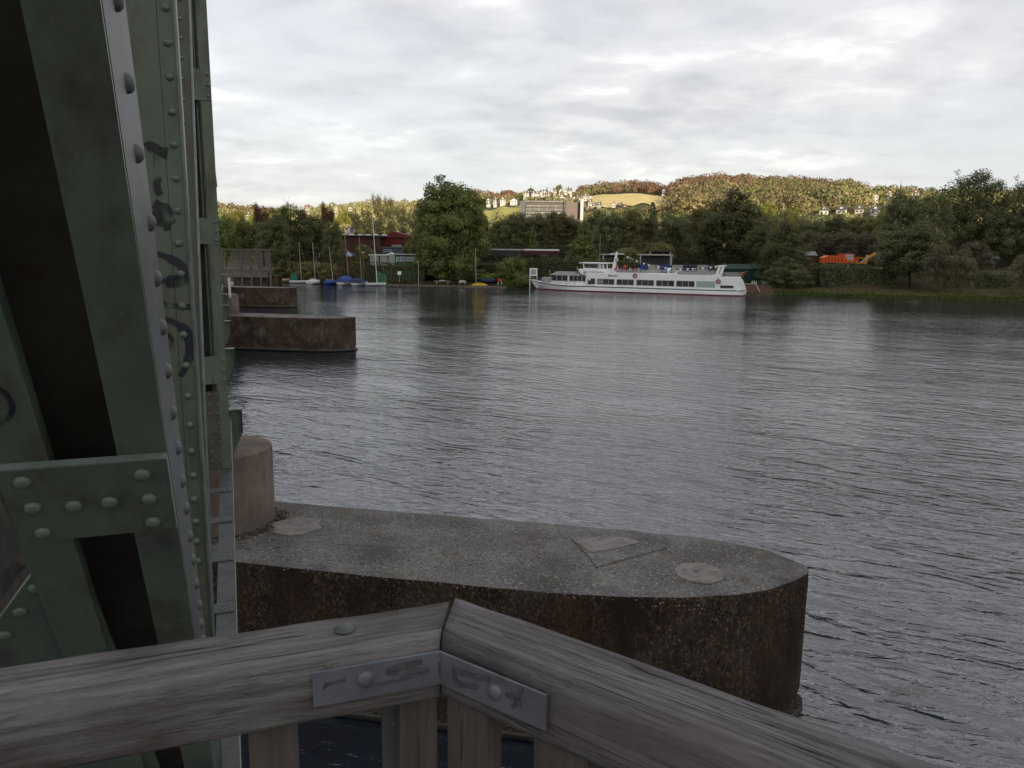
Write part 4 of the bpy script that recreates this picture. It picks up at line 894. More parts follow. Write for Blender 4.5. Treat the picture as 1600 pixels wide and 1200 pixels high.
# white framed board by the ship's bow
y = 163.0; p = px(833.5, 440, y); t = thing('landing_sign', 'tall white framed board on two posts beside the ship bow', 'sign', (p.x, y, gz(p.x, y)))
x0, x1 = px(827.5, 430, y).x - p.x, px(839.5, 430, y).x - p.x; z0 = t.location.z; zt, zm = hgt(833, 419, y) - z0, hgt(833, 431, y) - z0
MB().box(x0, x1, -.03, .03, zm, zt).build('panel', white, t); MB().box(x0 + .25, x1 - .25, -.05, -.031, zm + .3, zt - .25).build('notice', greyp, t)
for x in (x0 + .08, x1 - .08): MB().box(x - .09, x + .09, .031, .15, -.6, zt).build('post', white, t)
MB().box(x0, x1, -.04, .03, zm - .9, zm - .75).build('crossbar', white, t)
# --- bench, green cabinet and seats at the club
p = px(446, 432, 176); t = thing('park_bench', 'yellowish wooden bench under the dark trees left of the green cabinet', 'bench', (p.x, 176, gz(p.x, 176))); MB().box(-.9, .9, -.2, .2, .42, .48).build('seat', tanm, t); MB().box(-.9, .9, .2, .26, .6, 1.0).build('backrest', tanm, t)
for x in (-.7, .7): MB().box(x - .05, x + .05, -.18, .2, 0, .42).build('leg', steel_dk, t)
p = px(461, 437, 175); t = thing('green_cabinet', 'square green metal cabinet on the jetty at the foot of a dark tree', 'cabinet', (p.x, 174.5, .6)); MB().box(-.75, .75, -.4, .4, 0, 1.6).build('body', greenp, t); MB().box(-.8, .8, -.45, .45, 1.6, 1.68).build('lid', greenf, t); MB().box(-.02, .02, -.42, -.401, .1, 1.5).build('door_seam', blackp, t)
# --- blue and white parasols of the club terrace
def parasol(u, vt, vb, wpx, y, lab, m1, m2):
    a, b = px(u, vt, y), px(u, vb, y); r = wpx / 2 * y / 1200; t = thing('parasol', lab, 'parasol', (a.x, y, gz(a.x, y)), 0, None); z0 = t.location.z; h = a.z - z0; hb = b.z - z0
    MB().tube((0, 0, 0), (0, 0, h), .05, n=6).build('pole', silver, t)
    for i in range(8):
        t0, t1 = math.pi / 4 * i, math.pi / 4 * (i + 1); MB().add([(0, 0, h), (r * math.cos(t0), r * math.sin(t0), hb), (r * math.cos(t1), r * math.sin(t1), hb), (r * math.cos(t1), r * math.sin(t1), hb - .25), (r * math.cos(t0), r * math.sin(t0), hb - .25)], [(0, 1, 2), (1, 4, 3, 2)]).build('canopy_panel', m1 if i % 2 else m2, t)
whp = mat('white_canvas', (.42, .47, .55), .8)
parasol(543, 391.5, 399, 24, 186, 'largest blue and white panelled parasol on the club terrace', bluep, whp)
parasol(527, 394, 399, 15, 189, 'smaller blue and white parasol overlapping the largest one', bluep, whp)
parasol(507, 392, 397, 13, 187, 'blue parasol partly hidden by the dark trees, leftmost on the terrace', bluep, bluep)
# --- buildings
def win(par, x0, x1, z0, z1, y, m=None, frame=None, d=-1):
    f = MB().box(x0, x1, y + d * .06, y + d * .005, z0, z1).build('window', frame or white, par)
    MB().box(x0 + .08, x1 - .08, y + d * .075, y + d * .062, z0 + .08, z1 - .08).build('pane', m or glass, f); return f
def hut(name, lab, cat, u0, u1, vt, vb, y, wm, rm, wins=(), depth=5., roof='flat', ov=.25, frame=None, gable=1.2, pane=None):
    x0, x1 = px(u0, vb, y).x, px(u1, vb, y).x; xc = (x0 + x1) / 2; g_ = min(gz(xc, y), hgt(u0, vb, y)); t = thing(name, lab, cat, (xc, y, g_)); w2 = (x1 - x0) / 2; h = hgt(u0, vt, y) - g_
    MB().box(-w2, w2, 0, depth, -1, h).build('wall', wm, t)
    if roof == 'flat': MB().box(-w2 - ov, w2 + ov, -ov, depth + ov, h + .002, h + .22).build('roof', rm, t)
    elif roof == 'gable':      # ridge runs away from viewer: gable end faces us
        MB().prism([(-w2 - ov, -ov, h + .002), (w2 + ov, -ov, h + .002), (0, -ov, h + gable)], (0, depth + 2 * ov, 0)).build('roof', rm, t)
        MB().prism([(-w2, -ov - .02, h - .0), (w2, -ov - .02, h - .0), (0, -ov - .02, h + gable - .35)], (0, .018, 0)).build('gable', wm, t)
    elif roof == 'ridge':
        MB().prism([(-w2 - ov, -ov, h + .002), (-w2 - ov, depth + ov, h + .002), (-w2 - ov, depth / 2, h + gable)], (2 * w2 + 2 * ov, 0, 0)).build('roof', rm, t)
    for (ua, ub, va, vb_) in wins:
        win(t, px(ua, 400, y).x - xc, px(ub, 400, y).x - xc, hgt(ua, vb_, y) - g_, hgt(ua, va, y) - g_, 0, pane, frame)
    return t
hut('boat_hall', 'broad dark red hall with shallow gabled roof behind the club huts', 'hall', 583, 653, 371, 394, 215, redw, mat('red_sheet_roof', (.12, .02, .025), .6), [(612, 628, 382.5, 385.5)], 22, 'gable', .5, greyp, 1.6, greyp)
t = hut('clubhouse', 'long brown-red clubhouse with flat grey roof left of the red hall', 'building', 500, 588, 368, 396, 205, brickr, roofg, [(560, 572, 384, 390)], 14, 'flat', .8)
x = (px(545, 400, 205).x + px(585, 400, 205).x) / 2 - t.location.x
for i in range(5): MB().dome((x - 3.5 + i * 2.2, 5, hgt(545, 367, 205) - t.location.z), (0, 0, 1), .8, .32, 8).build('roof_light', white_b, t)
hut('grey_shed', 'blue-grey flat-roofed shed in front of the red hall', 'shed', 597, 640, 387, 398, 200, mat('slate_blue_cladding', (.10, .12, .15), .7), mat('slate_blue_roof', (.13, .16, .19), .6), [(600, 612, 390, 393)], 8)
hut('white_caravan', 'pale caravan with awning left of the green hut', 'caravan', 578, 592, 399, 409, 186, greyp, white, [(583, 588, 402, 405)], 3)
hut('white_caravan', 'second pale caravan touching the green hut', 'caravan', 594, 605, 399, 409, 185, greyp, white, [(597, 602, 402, 405)], 3)
hut('green_hut', 'green wooden club hut with white double windows and flat roof', 'hut', 617, 649, 398, 411, 184, greenp, silver, [(619, 623.5, 401, 409), (625, 632, 401, 408.5), (634, 641, 401.5, 408), (642, 648, 401.5, 408)], 5, 'flat', .5, white, pane=greyp)
hut('white_tent', 'white peaked tent between the caravan and the green hut', 'tent', 604, 617, 398, 410, 186.5, white_b, white, (), 3, 'gable', .1, gable=.5)
hut('white_house', 'white gabled house half hidden by dark trees, left end of the bank', 'house', 432, 446, 378, 392, 215, render_w, roofdk, [(434, 437, 381, 386), (440, 443, 381, 386)], 8, 'gable', .4, gable=1.5)
hut('restaurant', 'low dark timber restaurant with white posts behind the left trees', 'restaurant', 402, 430, 376, 392, 200, brickr, roofdk, [(411, 415, 379, 386), (424, 428, 379, 386)], 8, 'flat', .8)
hut('white_kiosk', 'small white kiosk low behind the trees right of the wooden ramp', 'kiosk', 424, 442, 396, 405, 184, render_w, white, [(430, 436, 399, 403)], 3)
hut('small_house', 'white house showing between the dark trees left of the clubhouse', 'house', 492, 508, 379, 388, 230, render_w, roofdk, [(496, 501, 381, 386)], 8, 'gable', .4, gable=1.2)
hut('lookout_building', 'pale low building right of the dark trees above the clubhouse', 'building', 539, 547, 356, 368, 262, render_w, roofg, [(541, 545, 356, 360)], 8)
# --- museum railway: coaches, wagon, hut on the embankment
def rail_coach(u0, u1, vt, vb, y, lab, body, roofm, nw, name='railway_coach', cat='railway coach', paint=None):
    a, b = px(u0, vb, y), px(u1, vb, y); z0 = a.z; h = hgt(u0, vt, y) - z0; t = thing(name, lab, cat, ((a.x + b.x) / 2, y, z0), math.atan2(0, 1)); L = b.x - a.x
    MB().box(-L / 2, L / 2, 0, 2.8, .5, h - .35).build('body', body, t)
    P = [(-L / 2 - .1, -.08, h - .35), (-L / 2 - .1, .4, h - .08), (-L / 2 - .1, 1.4, h), (-L / 2 - .1, 2.4, h - .08), (-L / 2 - .1, 2.88, h - .35)]
    MB().prism(P, (L + .2, 0, 0)).build('roof', roofm, t, False)
    for i in range(nw): x = -L / 2 + L * (i + .5) / nw; win(t, x - L / nw * .3, x + L / nw * .3, h * .5, h * .78, 0, glass, body)
    for x in (-L * .38, -L * .3, L * .3, L * .38):
        w_ = MB().lathe([(.05, 0), (.45, 0), (.45, .12), (.05, .12)], n=12); w_.v = [(x + q[0], -.02 - q[2] + .12, .42 + q[1]) for q in w_.v]; w_.build('wheel', blackp, t)
    return t
rail_coach(757, 817, 388.5, 402, 196, 'long dark coach with grey roof behind the hedge left of the red wagon', coach, roofg, 9)
rail_coach(819, 873, 389, 401, 194, 'dark red wagon with pale grey roof above the hedge', maroon, silver, 5)
rail_coach(1478, 1562, 400, 411, 178, 'long dark blue coach with grey roof under the tall trees at the right', mat('dark_blue_coach_paint', (.012, .018, .04), .5), roofg, 8)
hut('signal_hut', 'small brick hut with grey roof left of the orange machine', 'hut', 1258, 1275, 399, 411, 170, brickr, roofg, [(1260, 1265, 402, 408)], 3, 'ridge', .2, cream, .9, cream)
y = 168.; p = px(1320, 412, y); z0 = p.z; t = thing('track_machine', 'orange rail maintenance machine with cab and sloping engine hood on the embankment', 'rail vehicle', (p.x, y, z0)); X = lambda u: px(u, 405, y).x - p.x; Z = lambda v: hgt(1320, v, y) - z0
MB().prism([(X(1286), 0, Z(411)), (X(1315), 0, Z(411)), (X(1315), 0, Z(399.5)), (X(1295), 0, Z(399.5)), (X(1287), 0, Z(403))], (0, 2.6, 0)).build('engine_hood', orangep, t)
MB().box(X(1316), X(1335), 0, 2.6, Z(411), Z(396.5)).build('cab', orangep, t); MB().box(X(1315.5), X(1335.5), -.08, 2.7, Z(396.4), Z(394.8)).build('roof', roofdk, t)
win(t, X(1321), X(1332), Z(402.5), Z(398), 0, greyp, white); win(t, X(1324), X(1333), Z(406.5), Z(403.5), 0, greyp, white)
MB().box(X(1335.5), X(1342), 0, 2.6, Z(409), Z(402)).build('side_box', orangep, t)
MB().box(X(1286), X(1346), .05, 2.5, Z(413.2), Z(411.3)).build('underframe', blackp, t)
for k in range(5): MB().box(X(1290 + k * 5), X(1290.6 + k * 5), -.03, -.001, Z(410), Z(402)).build('panel_joint', blackp, t)
y = 167.; p = px(1350, 412, y); t = thing('rail_crane', 'ochre yellow crane arm folded upward to the right of the orange machine', 'crane', (p.x, y, p.z)); X = lambda u: px(u, 405, y).x - p.x; Z = lambda v: hgt(1350, v, y) - p.z
MB().box(X(1338), X(1355), 0, 2, Z(412), Z(410.2)).build('chassis', craney, t)
mb = MB(); mb.prism([(X(1352), .6, Z(411)), (X(1357), .6, Z(411)), (X(1361), .6, Z(400)), (X(1357), .6, Z(398))], (0, .5, 0)); mb.build('lower_arm', craney, t)
mb = MB(); mb.prism([(X(1356), .65, Z(402)), (X(1362), .65, Z(403)), (X(1385), .65, Z(392.5)), (X(1384), .65, Z(389.5)), (X(1370), .65, Z(394))], (0, .4, 0)); mb.build('upper_arm', craney, t)
MB().box(X(1341), X(1356), .7, 1.0, Z(404), Z(402.6)).build('boom_rest', craney, t); MB().tube((X(1347), .5, Z(410)), (X(1359), .5, Z(401)), .12, n=6).build('hydraulic_ram', silver, t)
rail_coach(1360, 1384, 399, 412, 172, 'short maroon wagon behind the yellow crane arm', maroon, maroon, 2, 'railway_wagon', 'railway wagon')
hut('white_tank', 'small white tank top above the maroon wagon', 'tank', 1374, 1382, 398.5, 402, 171, white_b, greyp, (), 1.5)
# tracks
mb = MB()
for o_ in (0, 1.5): mb.box(8, 140, 0 + o_, .07 + o_, 0, .15)
# --- blue and white striped stall and flat canopies behind the ship
y = 172.; p = px(1055, 426, y); t = thing('striped_stall', 'long market stall of alternating blue and white panels behind the ship', 'stall', (p.x, y, gz(p.x, y)));z0 = t.location.z
for i, (u0, u1, m_) in enumerate(((1001, 1013, bluep), (1013.3, 1031, greyp), (1031.3, 1050, bluep), (1050.3, 1067, greyp), (1090, 1107, greyp), (1107.3, 1110, bluep))):
    MB().box(px(u0, 415, y).x - p.x, px(u1, 415, y).x - p.x, 0, .06, 0, hgt(u0, 414, y) - z0).build('panel', m_, t)
MB().box(px(1000, 415, y).x - p.x, px(1111, 415, y).x - p.x, .07, 3, 0, hgt(1050, 414.5, y) - z0).build('back_wall', navy, t)
def canopy(u0, u1, v, y, lab, m_):
    a, b = px(u0, v, y), px(u1, v, y); z0 = gz((a.x + b.x) / 2, y); t = thing('flat_canopy', lab, 'canopy', ((a.x + b.x) / 2, y, z0)); L = b.x - a.x; h = a.z - z0
    MB().box(-L / 2, L / 2, 0, 4, h - .28, h).build('roof', m_, t); MB().box(-L / 2 + .3, L / 2 - .3, 2, 4, 0, h - .29).build('back_wall', roofdk, t)
    for x in (-L / 2 + .3, L / 2 - .3): MB().box(x - .1, x + .1, .1, .3, 0, h - .29).build('post', silver, t)
canopy(999, 1052, 397, 176, 'pale flat canopy roof above the striped stall', mat('cream_fascia', (.42, .38, .34), .6)); canopy(1014, 1050, 391, 182, 'dark flat roof just above the pale canopy', roofdk); canopy(941, 966, 396.5, 178, 'short pale canopy roof behind the ship mast', greyp)
# --- brick landing ramp, dark pavilion with chairs right of the ship
y = 150.; p = px(1183, 450, y); t = thing('landing_ramp', 'brown brick landing ramp between ship stern and grassy bank', 'ramp', (p.x, y, 0)); x0, x1 = px(1158, 450, y).x - p.x, px(1212, 450, y).x - p.x
MB().prism([(x0, 0, -1), (x0, 0, .3), (x0, 3.5, 1.6), (x0, 6, 1.6), (x0, 6, -1)], (x1 - x0, 0, 0)).build('slope', brickr, t)
for u in (1168, 1188.5): x = px(u, 450, y).x - p.x; MB().tube((x, .2, .35), (x, 3.3, 1.75), .07, n=5).build('kerb', silver, t)
MB().tube((px(1168, 446, y).x - p.x, 3.4, 1.8), (px(1188.5, 446, y).x - p.x, 3.4, 1.8), .06, n=5).build('kerb', silver, t)
for i, u in enumerate((1178, 1195)):
    y = 158.; q = px(u, 440, y); c = thing('white_rack', ['left', 'right'][i] + ' small white tubular rack in the shade above the brick ramp', 'rack', (q.x, y, gz(q.x, y)), 0, 'white racks by the ramp')
    for k in range(3): MB().path([(-.5 + k * .4, 0, 0), (-.35 + k * .4, 0, 1.2), (-.2 + k * .4, 0, 0)], .05, 5).build('frame', white, c)
    MB().tube((-.5, 0, .25), (.6, 0, .25), .05, n=5).build('base_bar', white, c)
y = 162.; p = px(1168, 436, y); t = thing('green_pavilion', 'dark green tarpaulin pavilion in the shade behind the ship stern', 'pavilion', (p.x, y, gz(p.x, y))); x0, x1 = px(1130, 440, y).x - p.x, px(1205, 440, y).x - p.x
MB().box(x0, x1, 0, 3, 0, 3.3).build('wall', mat('dark_green_tarp', (.01, .045, .035), .6), t); MB().prism([(x0, -.4, 3.31), (x0, 3.4, 3.31), (x0, 1.5, 4.3)], (x1 - x0, 0, 0)).build('roof', MATS['dark_green_tarp'], t)
# small stakes in the grass
for u, v, lb in ((1222, 452, 'under the overhanging tree'), (1322, 452, 'below the ivy-dark hedge'), (1549, 452, 'right of the dry willow bushes')):
    q = atz(u, v, 0); y = q.y + 3.5; q = px(u, v, y); t = thing('marker_stake', 'short pale marker stake in the grass ' + lb, 'stake', (q.x, y, gz(q.x, y)), 0, 'marker stakes along the bank'); MB().box(-.08, .08, -.08, .08, -.2, .8).build('shaft', greyp, t); MB().box(-.1, .1, -.1, .1, .8, .9).build('cap', white, t)

# ------------------------------------------------------------------ the passenger ship
SA, SB = atz(841, 453.2, 0), atz(1158, 463.4, 0)          # waterline ends of the near side
SDIR = (SB - SA).normalized(); SNRM = Vector((-SDIR.y, SDIR.x, 0))   # away from the camera
SL = (SB - SA).length; BEAM = 6.4
ship = thing('passenger_ship', 'long white river excursion ship moored along the far bank, name in black on the wheelhouse', 'ship', tuple(SA), math.atan2(SDIR.y, SDIR.x))
def sp(u, v, off=0.0):
    r = ray(u, v); o_ = Vector((0, 0, H)); c = SA + SNRM * off; t = (c - o_).dot(SNRM) / r.dot(SNRM); q = o_ + r * t - SA; return (q.dot(SDIR), q.z)
def sx(u): return sp(u, 440)[0]
zd = 2.0
# hull sections: x, half beam, sheer z
XB = sp(829, 437.5, 3.2)[0]; ZBOW = sp(832, 437.5, 2.5)[1]
secs = []
for i in range(25):
    t = i / 24; x = XB + (SL + .2 - XB) * t
    hb = BEAM / 2 * (1 - max(0, 1 - t / .23) ** 2.1) * (1 - .18 * max(0, (t - .93) / .07) ** 2); hb = max(hb, .05)
    hbw = BEAM / 2 * (1 - max(0, 1 - max(0, t - .028) / .27) ** 1.8) * (1 - .25 * max(0, (t - .93) / .07) ** 2) if t > .03 else .03
    zs = 1.12 + (ZBOW - 1.12) * max(0, 1 - t / .22) ** 1.6
    secs.append((x, hb, max(hbw, .03), zs))
CY = BEAM / 2
def hull_band(za, zb, mat_, name, grow=0.0, top=False):
    """za, zb: functions of section -> z ; width interpolates between waterline and sheer"""
    mb = MB(); P = []
    for (x, hb, hbw, zs) in secs:
        for z in (za(zs), zb(zs)):
            k = min(1, max(0, z / zs)); w_ = hbw + (hb - hbw) * k + grow; xx = x + (1 - k) * (1.5 if x < 2 else (.0)) * (1 if x < XB + 1.2 else max(0, (2 - x) / (2 - XB - 1.2)))
            P += [(xx, CY - w_, z), (xx, CY + w_, z)]
    n = len(secs); F_ = []
    for i in range(n - 1): a = i * 4; b = a + 4; F_ += [(a, b, b + 2, a + 2), (a + 1, a + 3, b + 3, b + 1)]
    F_ += [(0, 2, 3, 1), ((n - 1) * 4, (n - 1) * 4 + 1, (n - 1) * 4 + 3, (n - 1) * 4 + 2)]
    if top: F_ += [(i * 4 + 2, i * 4 + 6, i * 4 + 7, i * 4 + 3) for i in range(n - 1)]
    mb.add(P, F_); return mb.build(name, mat_, ship)
hull_band(lambda z: -1.0, lambda z: .22, redp, 'red_waterline')
hull_band(lambda z: .222, lambda z: z, white, 'hull', 0, True)
hull_band(lambda z: z - .20, lambda z: z - .02, steel_gr, 'rubbing_strake', .06)
# deckhouses; every block is a shell with window openings filled by panes
def block(name, x0, x1, z0, z1, inset_, m_=white, slant0=0., slant1=0.):
    P = [(x0, inset_, z0), (x1, inset_, z0), (x1 + slant1, inset_, z1), (x0 + slant0, inset_, z1)]
    return MB().prism(P, (0, BEAM - 2 * inset_, 0)).build(name, m_, ship)
ZW0, ZW1 = sp(1000, 446.2)[1], sp(1000, 437.2)[1]          # saloon windows
ZF1 = sp(1000, 427.5)[1]                                    # top of the upper fascia
XS0, XS1 = sx(914), sx(1121)
block('saloon_wall', XS0, sx(1157), 1.0, ZW0 - .02, .22)
block('upper_fascia', sx(915), sx(1120), ZW1 + .02, ZF1, .18)
block('saloon_interior', XS0 + .3, XS1 - .3, ZW0 - .015, ZW1 + .015, .9, mat('saloon_interior', (.05, .035, .025), .8, (.12, .11, .10), 1.2))
groups_ = [(932.5, 959.5, glass, 3), (963, 990, glass, 3), (994, 1021.5, glass, 3), (1025, 1053, glass, 3), (1056.5, 1085, glass, 3), (1088, 1117, glass_p, 3)]
edges = [sx(930)]
for (u0, u1, gm, n) in groups_:
    a, b = sx(u0), sx(u1); f = MB().box(a, b, .16, .215, ZW0, ZW1).build('window', silver, ship)
    for k in range(n):
        pa, pb = a + (b - a) * k / n + .05, a + (b - a) * (k + 1) / n - .05
        MB().box(pa, pb, .135, .158, ZW0 + .06, ZW1 - .06).build('pane', mat('curtained_window', (.30, .33, .31), .3, (.05, .05, .05), 1.4) if gm is glass and k == 0 and u0 == 932.5 else gm, f)
for (ua, ub) in ((929.5, 932.3), (959.7, 962.8), (990.2, 993.8), (1021.7, 1024.8), (1053.2, 1056.3), (1085.2, 1087.8), (1117.2, 1121)):
    MB().box(sx(ua), sx(ub), .17, .40, ZW0 - .019, ZW1 + .019).build('window_pillar', white, ship)
# entrance and fore saloon
MB().box(sx(914.5), sx(917.5), .2, .5, ZW0 - .02, ZW1 + .2).build('window_pillar', white, ship)
f = MB().box(sx(917.8), sx(929.2), .2, .25, ZW0 + .1, sp(923, 432)[1]).build('door', glass, ship); MB().box(sx(919), sx(922), .18, .198, 2.2, 2.75).build('notice', white, f)
FX0, FX1 = sx(858), sx(914)
zf0, zf1 = sp(885, 439.3)[1], sp(885, 430.3)[1]
block('fore_saloon_wall', sx(857), sx(917), 1.0, zf0 - .02, .75)
block('fore_saloon_roof', sx(857), sx(905), zf1 + .02, sp(880, 427.8)[1], .55, silver, .5, 0)
block('fore_saloon_interior', sx(861), sx(913), zf0 - .018, zf1 + .018, 1.4, MATS['saloon_interior'])
for (u0, u1, n) in ((859.5, 885, 3), (887.5, 914, 4)):
    a, b = sx(u0), sx(u1); f = MB().prism([(a, .70, zf0), (b, .70, zf0), (b, .70, zf1), (a + (.5 if u0 < 870 else 0), .70, zf1)], (0, .05, 0)).build('window', silver, ship)
    for k in range(n):
        pa, pb = a + (b - a) * k / n + .06, a + (b - a) * (k + 1) / n - .06; s_ = .42 if (u0 < 870 and k == 0) else 0
        MB().prism([(pa, .675, zf0 + .07), (pb, .675, zf0 + .07), (pb, .675, zf1 - .07), (pa + s_, .675, zf1 - .07)], (0, .02, 0)).build('pane', glass, f)
for (ua, ub) in ((885.2, 887.3),): MB().box(sx(ua), sx(ub), .72, 1.0, zf0 - .01, zf1 + .01).build('window_pillar', white, ship)
MB().box(sx(862), sx(896), 1.4, 4.6, sp(880, 427.8)[1] + .004, sp(880, 425.2)[1]).build('roof_hatch', greyp, ship)
MB().path([(sx(857), .9, zf1 - .4), (sx(856), .9, sp(857, 422)[1])], .05).build('jackstaff', silver, ship)
# wheelhouse with bow-shaped fascia and name
zc0, zc1 = sp(925, 431.5)[1], sp(925, 420.5)[1]; zw1 = sp(925, 412)[1]; zr = sp(925, 410.3)[1]
mb = MB(); a, b = sx(902), sx(951)
mb.prism([(sx(902), .35, zc1), (sx(903), .35, zc1 - .45), (sx(908), .35, zc0 + .3), (sx(916), .35, zc0), (b, .35, zc0), (b, .35, sp(945, 424)[1]), (sx(908), .35, zc1)], (0, BEAM - .7, 0)); mb.build('wheelhouse_fascia', white, ship)
MB().box(sx(909), sx(947), .8, BEAM - .8, zc1 - .3, zc1 + .08).build('wheelhouse_wall', white, ship)
MB().prism([(sx(911), 1.3, zc1 + .1), (sx(941), 1.3, zc1 + .1), (sx(941), 1.3, zw1), (sx(909.5), 1.3, zw1)], (0, BEAM - 2.6, 0)).build('wheelhouse_interior', MATS['saloon_interior'], ship)
f = MB().prism([(sx(909.5), .82, zc1 + .09), (sx(931.5), .82, zc1 + .09), (sx(933.5), .82, zw1), (sx(908), .82, zw1)], (0, .05, 0)).build('window', white, ship)
MB().prism([(sx(911), .79, zc1 + .2), (sx(931), .79, zc1 + .2), (sx(932.3), .79, zw1 - .1), (sx(909.8), .79, zw1 - .1)], (0, .025, 0)).build('pane', mat('tinted_window', (.06, .03, .035), .1, (.10, .09, .09), 1.5, .8), f)
f = MB().box(sx(935), sx(940), .82, .87, zc1 - .1, zw1).build('door', white, ship); MB().box(sx(936), sx(939.2), .79, .815, zc1 + .1, zw1 - .1).build('pane', greyp, f)
for u in (934, 940.5, 946): MB().box(sx(u) - .08, sx(u) + .08, .85, 1.0, zc1, zw1).build('roof_post', white, ship)
MB().prism([(sx(902.5), .5, zr), (sx(903), .5, zr - .16), (sx(945), .5, zr - .22), (sx(945), .5, zr - .02)], (0, BEAM - 1, 0)).build('wheelhouse_roof', white, ship)
MB().path([(sx(900.5), .6, zc1 - .2), (sx(899.5), .6, sp(900, 416.5)[1])], .06).build('lamp_bracket', silver, ship)
# lettering
def text3d(s, x0, x1, zb, zt, y, m_, name='lettering', bold=.0):
    cu = bpy.data.curves.new('t', 'FONT'); cu.body = s; cu.extrude = .012; cu.offset = bold; cu.space_character = 1.25; o = bpy.data.objects.new('t', cu); COL.objects.link(o)
    bpy.context.view_layer.update(); me = bpy.data.meshes.new_from_object(o.evaluated_get(bpy.context.evaluated_depsgraph_get())); bpy.data.objects.remove(o)
    V = np.array([v.co[:] for v in me.vertices]); mn, mxx = V.min(0), V.max(0); S_ = ((x1 - x0) / (mxx[0] - mn[0]), (zt - zb) / (mxx[1] - mn[1]))
    for v in me.vertices: x, y_, z_ = v.co; v.co = (x0 + (x - mn[0]) * S_[0], y - z_ * 1.0, zb + (y_ - mn[1]) * S_[1])
    me.materials.clear(); me.materials.append(m_); return link(name, me, ship)
text3d('STADT ESSEN', sx(910.5), sx(942), sp(925, 429.3)[1], sp(925, 424.4)[1], .33, blackp, bold=.03)
text3d('Stauder', sx(954), sx(964.5), sp(959, 432.3)[1], sp(959, 429.2)[1], .163, blackp, bold=.02)
MB().prism([(sx(950), .165, sp(950, 432)[1]), (sx(952.6), .165, sp(950, 432)[1]), (sx(952.8), .165, sp(950, 430)[1]), (sx(951.3), .165, sp(950, 428.8)[1]), (sx(950), .165, sp(950, 430)[1])], (0, .01, 0)).build('emblem', blackp, ship)
# life rings
def ring(u, v, r, y):
    x, z = sp(u, v); mb = MB(); n = 16; P = []
    for i in range(n):
        t = 2 * math.pi * i / n
        for j in range(6): s_ = 2 * math.pi * j / 6; rr_ = r + .09 * math.cos(s_); P.append((x + rr_ * math.cos(t), y + .07 * math.sin(s_), z + rr_ * math.sin(t)))
    mb.add(P, [(i * 6 + j, ((i + 1) % n) * 6 + j, ((i + 1) % n) * 6 + (j + 1) % 6, i * 6 + (j + 1) % 6) for i in range(n) for j in range(6)]); o = mb.build('life_ring', mat('life_ring_red', (.35, .03, .03), .5), ship)
    MB().box(x - .04, x + .04, y - .02, y + .02, z - r * .45, z + r * .45).build('ring_mark', blackp, o); return o
ring(992, 431, .36, .08); ring(1122.3, 440, .36, .05)
# stern block, quarterdeck
zs0 = sp(1135, 433.5)[1]
MB().prism([(sx(1120), .25, ZW0 - .03), (SL - .7, .25, ZW0 - .03), (SL - .5, .25, 1.1), (SL + .1, .25, 1.1), (SL - .45, .25, 2.6), (sx(1150), .25, zs0), (sx(1121), .25, zs0)], (0, BEAM - .5, 0)).build('stern_house', white, ship)
za, zb = sp(1135, 451)[1], sp(1135, 446.2)[1]
MB().box(sx(1125.5), sx(1146.5), .22, .249, za, zb).build('window', glass, ship)
MB().prism([(sx(1116), .5, ZF1), (sx(1120.5), .5, ZF1), (sx(1124.5), .5, sp(1122, 416.5)[1]), (sx(1120.5), .5, sp(1122, 416.5)[1])], (0, .35, 0)).build('aft_arch_leg', white, ship)
MB().prism([(sx(1116), BEAM - .85, ZF1), (sx(1120.5), BEAM - .85, ZF1), (sx(1124.5), BEAM - .85, sp(1122, 416.5)[1]), (sx(1120.5), BEAM - .85, sp(1122, 416.5)[1])], (0, .35, 0)).build('aft_arch_leg', white, ship)
MB().box(sx(1118), sx(1127.5), .45, BEAM - .45, sp(1122, 416.4)[1], sp(1122, 415)[1]).build('aft_arch_top', white, ship)
# railings
def railing(x0, x1, z0, z1, y, n, name='railing', m_=silver):
    mb = MB()
    for i in range(n + 1): x = x0 + (x1 - x0) * i / n; mb.tube((x, y, z0), (x, y, z1), .03, n=5)
    for k in (1, .55): mb.tube((x0, y, z0 + (z1 - z0) * k), (x1, y, z0 + (z1 - z0) * k), .03, n=5)
    return mb.build(name, m_, ship)
zrl = sp(1050, 425.0)[1]
railing(sx(962), sx(1117), ZF1, zrl + .2, .3, 26); railing(sx(962), sx(1117), ZF1, zrl + .2, BEAM - .3, 26)
MB().box(sx(1057), sx(1113), .32, .36, ZF1, zrl + .05).build('rail_cloth', greyp, ship)
railing(sx(1125), sx(1152), zs0, zs0 + .75, .35, 6); railing(sx(1125), sx(1152), zs0, zs0 + .75, BEAM - .35, 6)
mb = MB(); mb.tube((sx(1124), .4, ZF1 - .1), (sx(1131), .4, zs0 + .1), .05, n=5); mb.tube((sx(1122), .9, ZF1 + .3), (sx(1130), .9, zs0 + .7), .04, n=5); mb.build('stair_rail', silver, ship)
mb = MB(); prev = None
for (x, hb, hbw, zs) in secs[:7]:
    for s_ in (-1, 1): mb.tube((x, CY + s_ * hb, zs), (x, CY + s_ * hb, zs + .75), .03, n=5)
for (a, b) in zip(secs[:6], secs[1:7]):
    for s_ in (-1, 1):
        for k in (.75, .4): mb.tube((a[0], CY + s_ * a[1], a[3] + k), (b[0], CY + s_ * b[1], b[3] + k), .028, n=5)
mb.build('bow_railing', steel_gr, ship)
MB().box(sx(840), sx(856), 2.2, 4.2, 1.3, 2.5).build('windlass_housing', greyp, ship)
x, z = sp(841, 448, 2.2); text3d('S E', x, x + .9, z - .2, z + .25, CY - .75, blackp, 'bow_letters', .02)
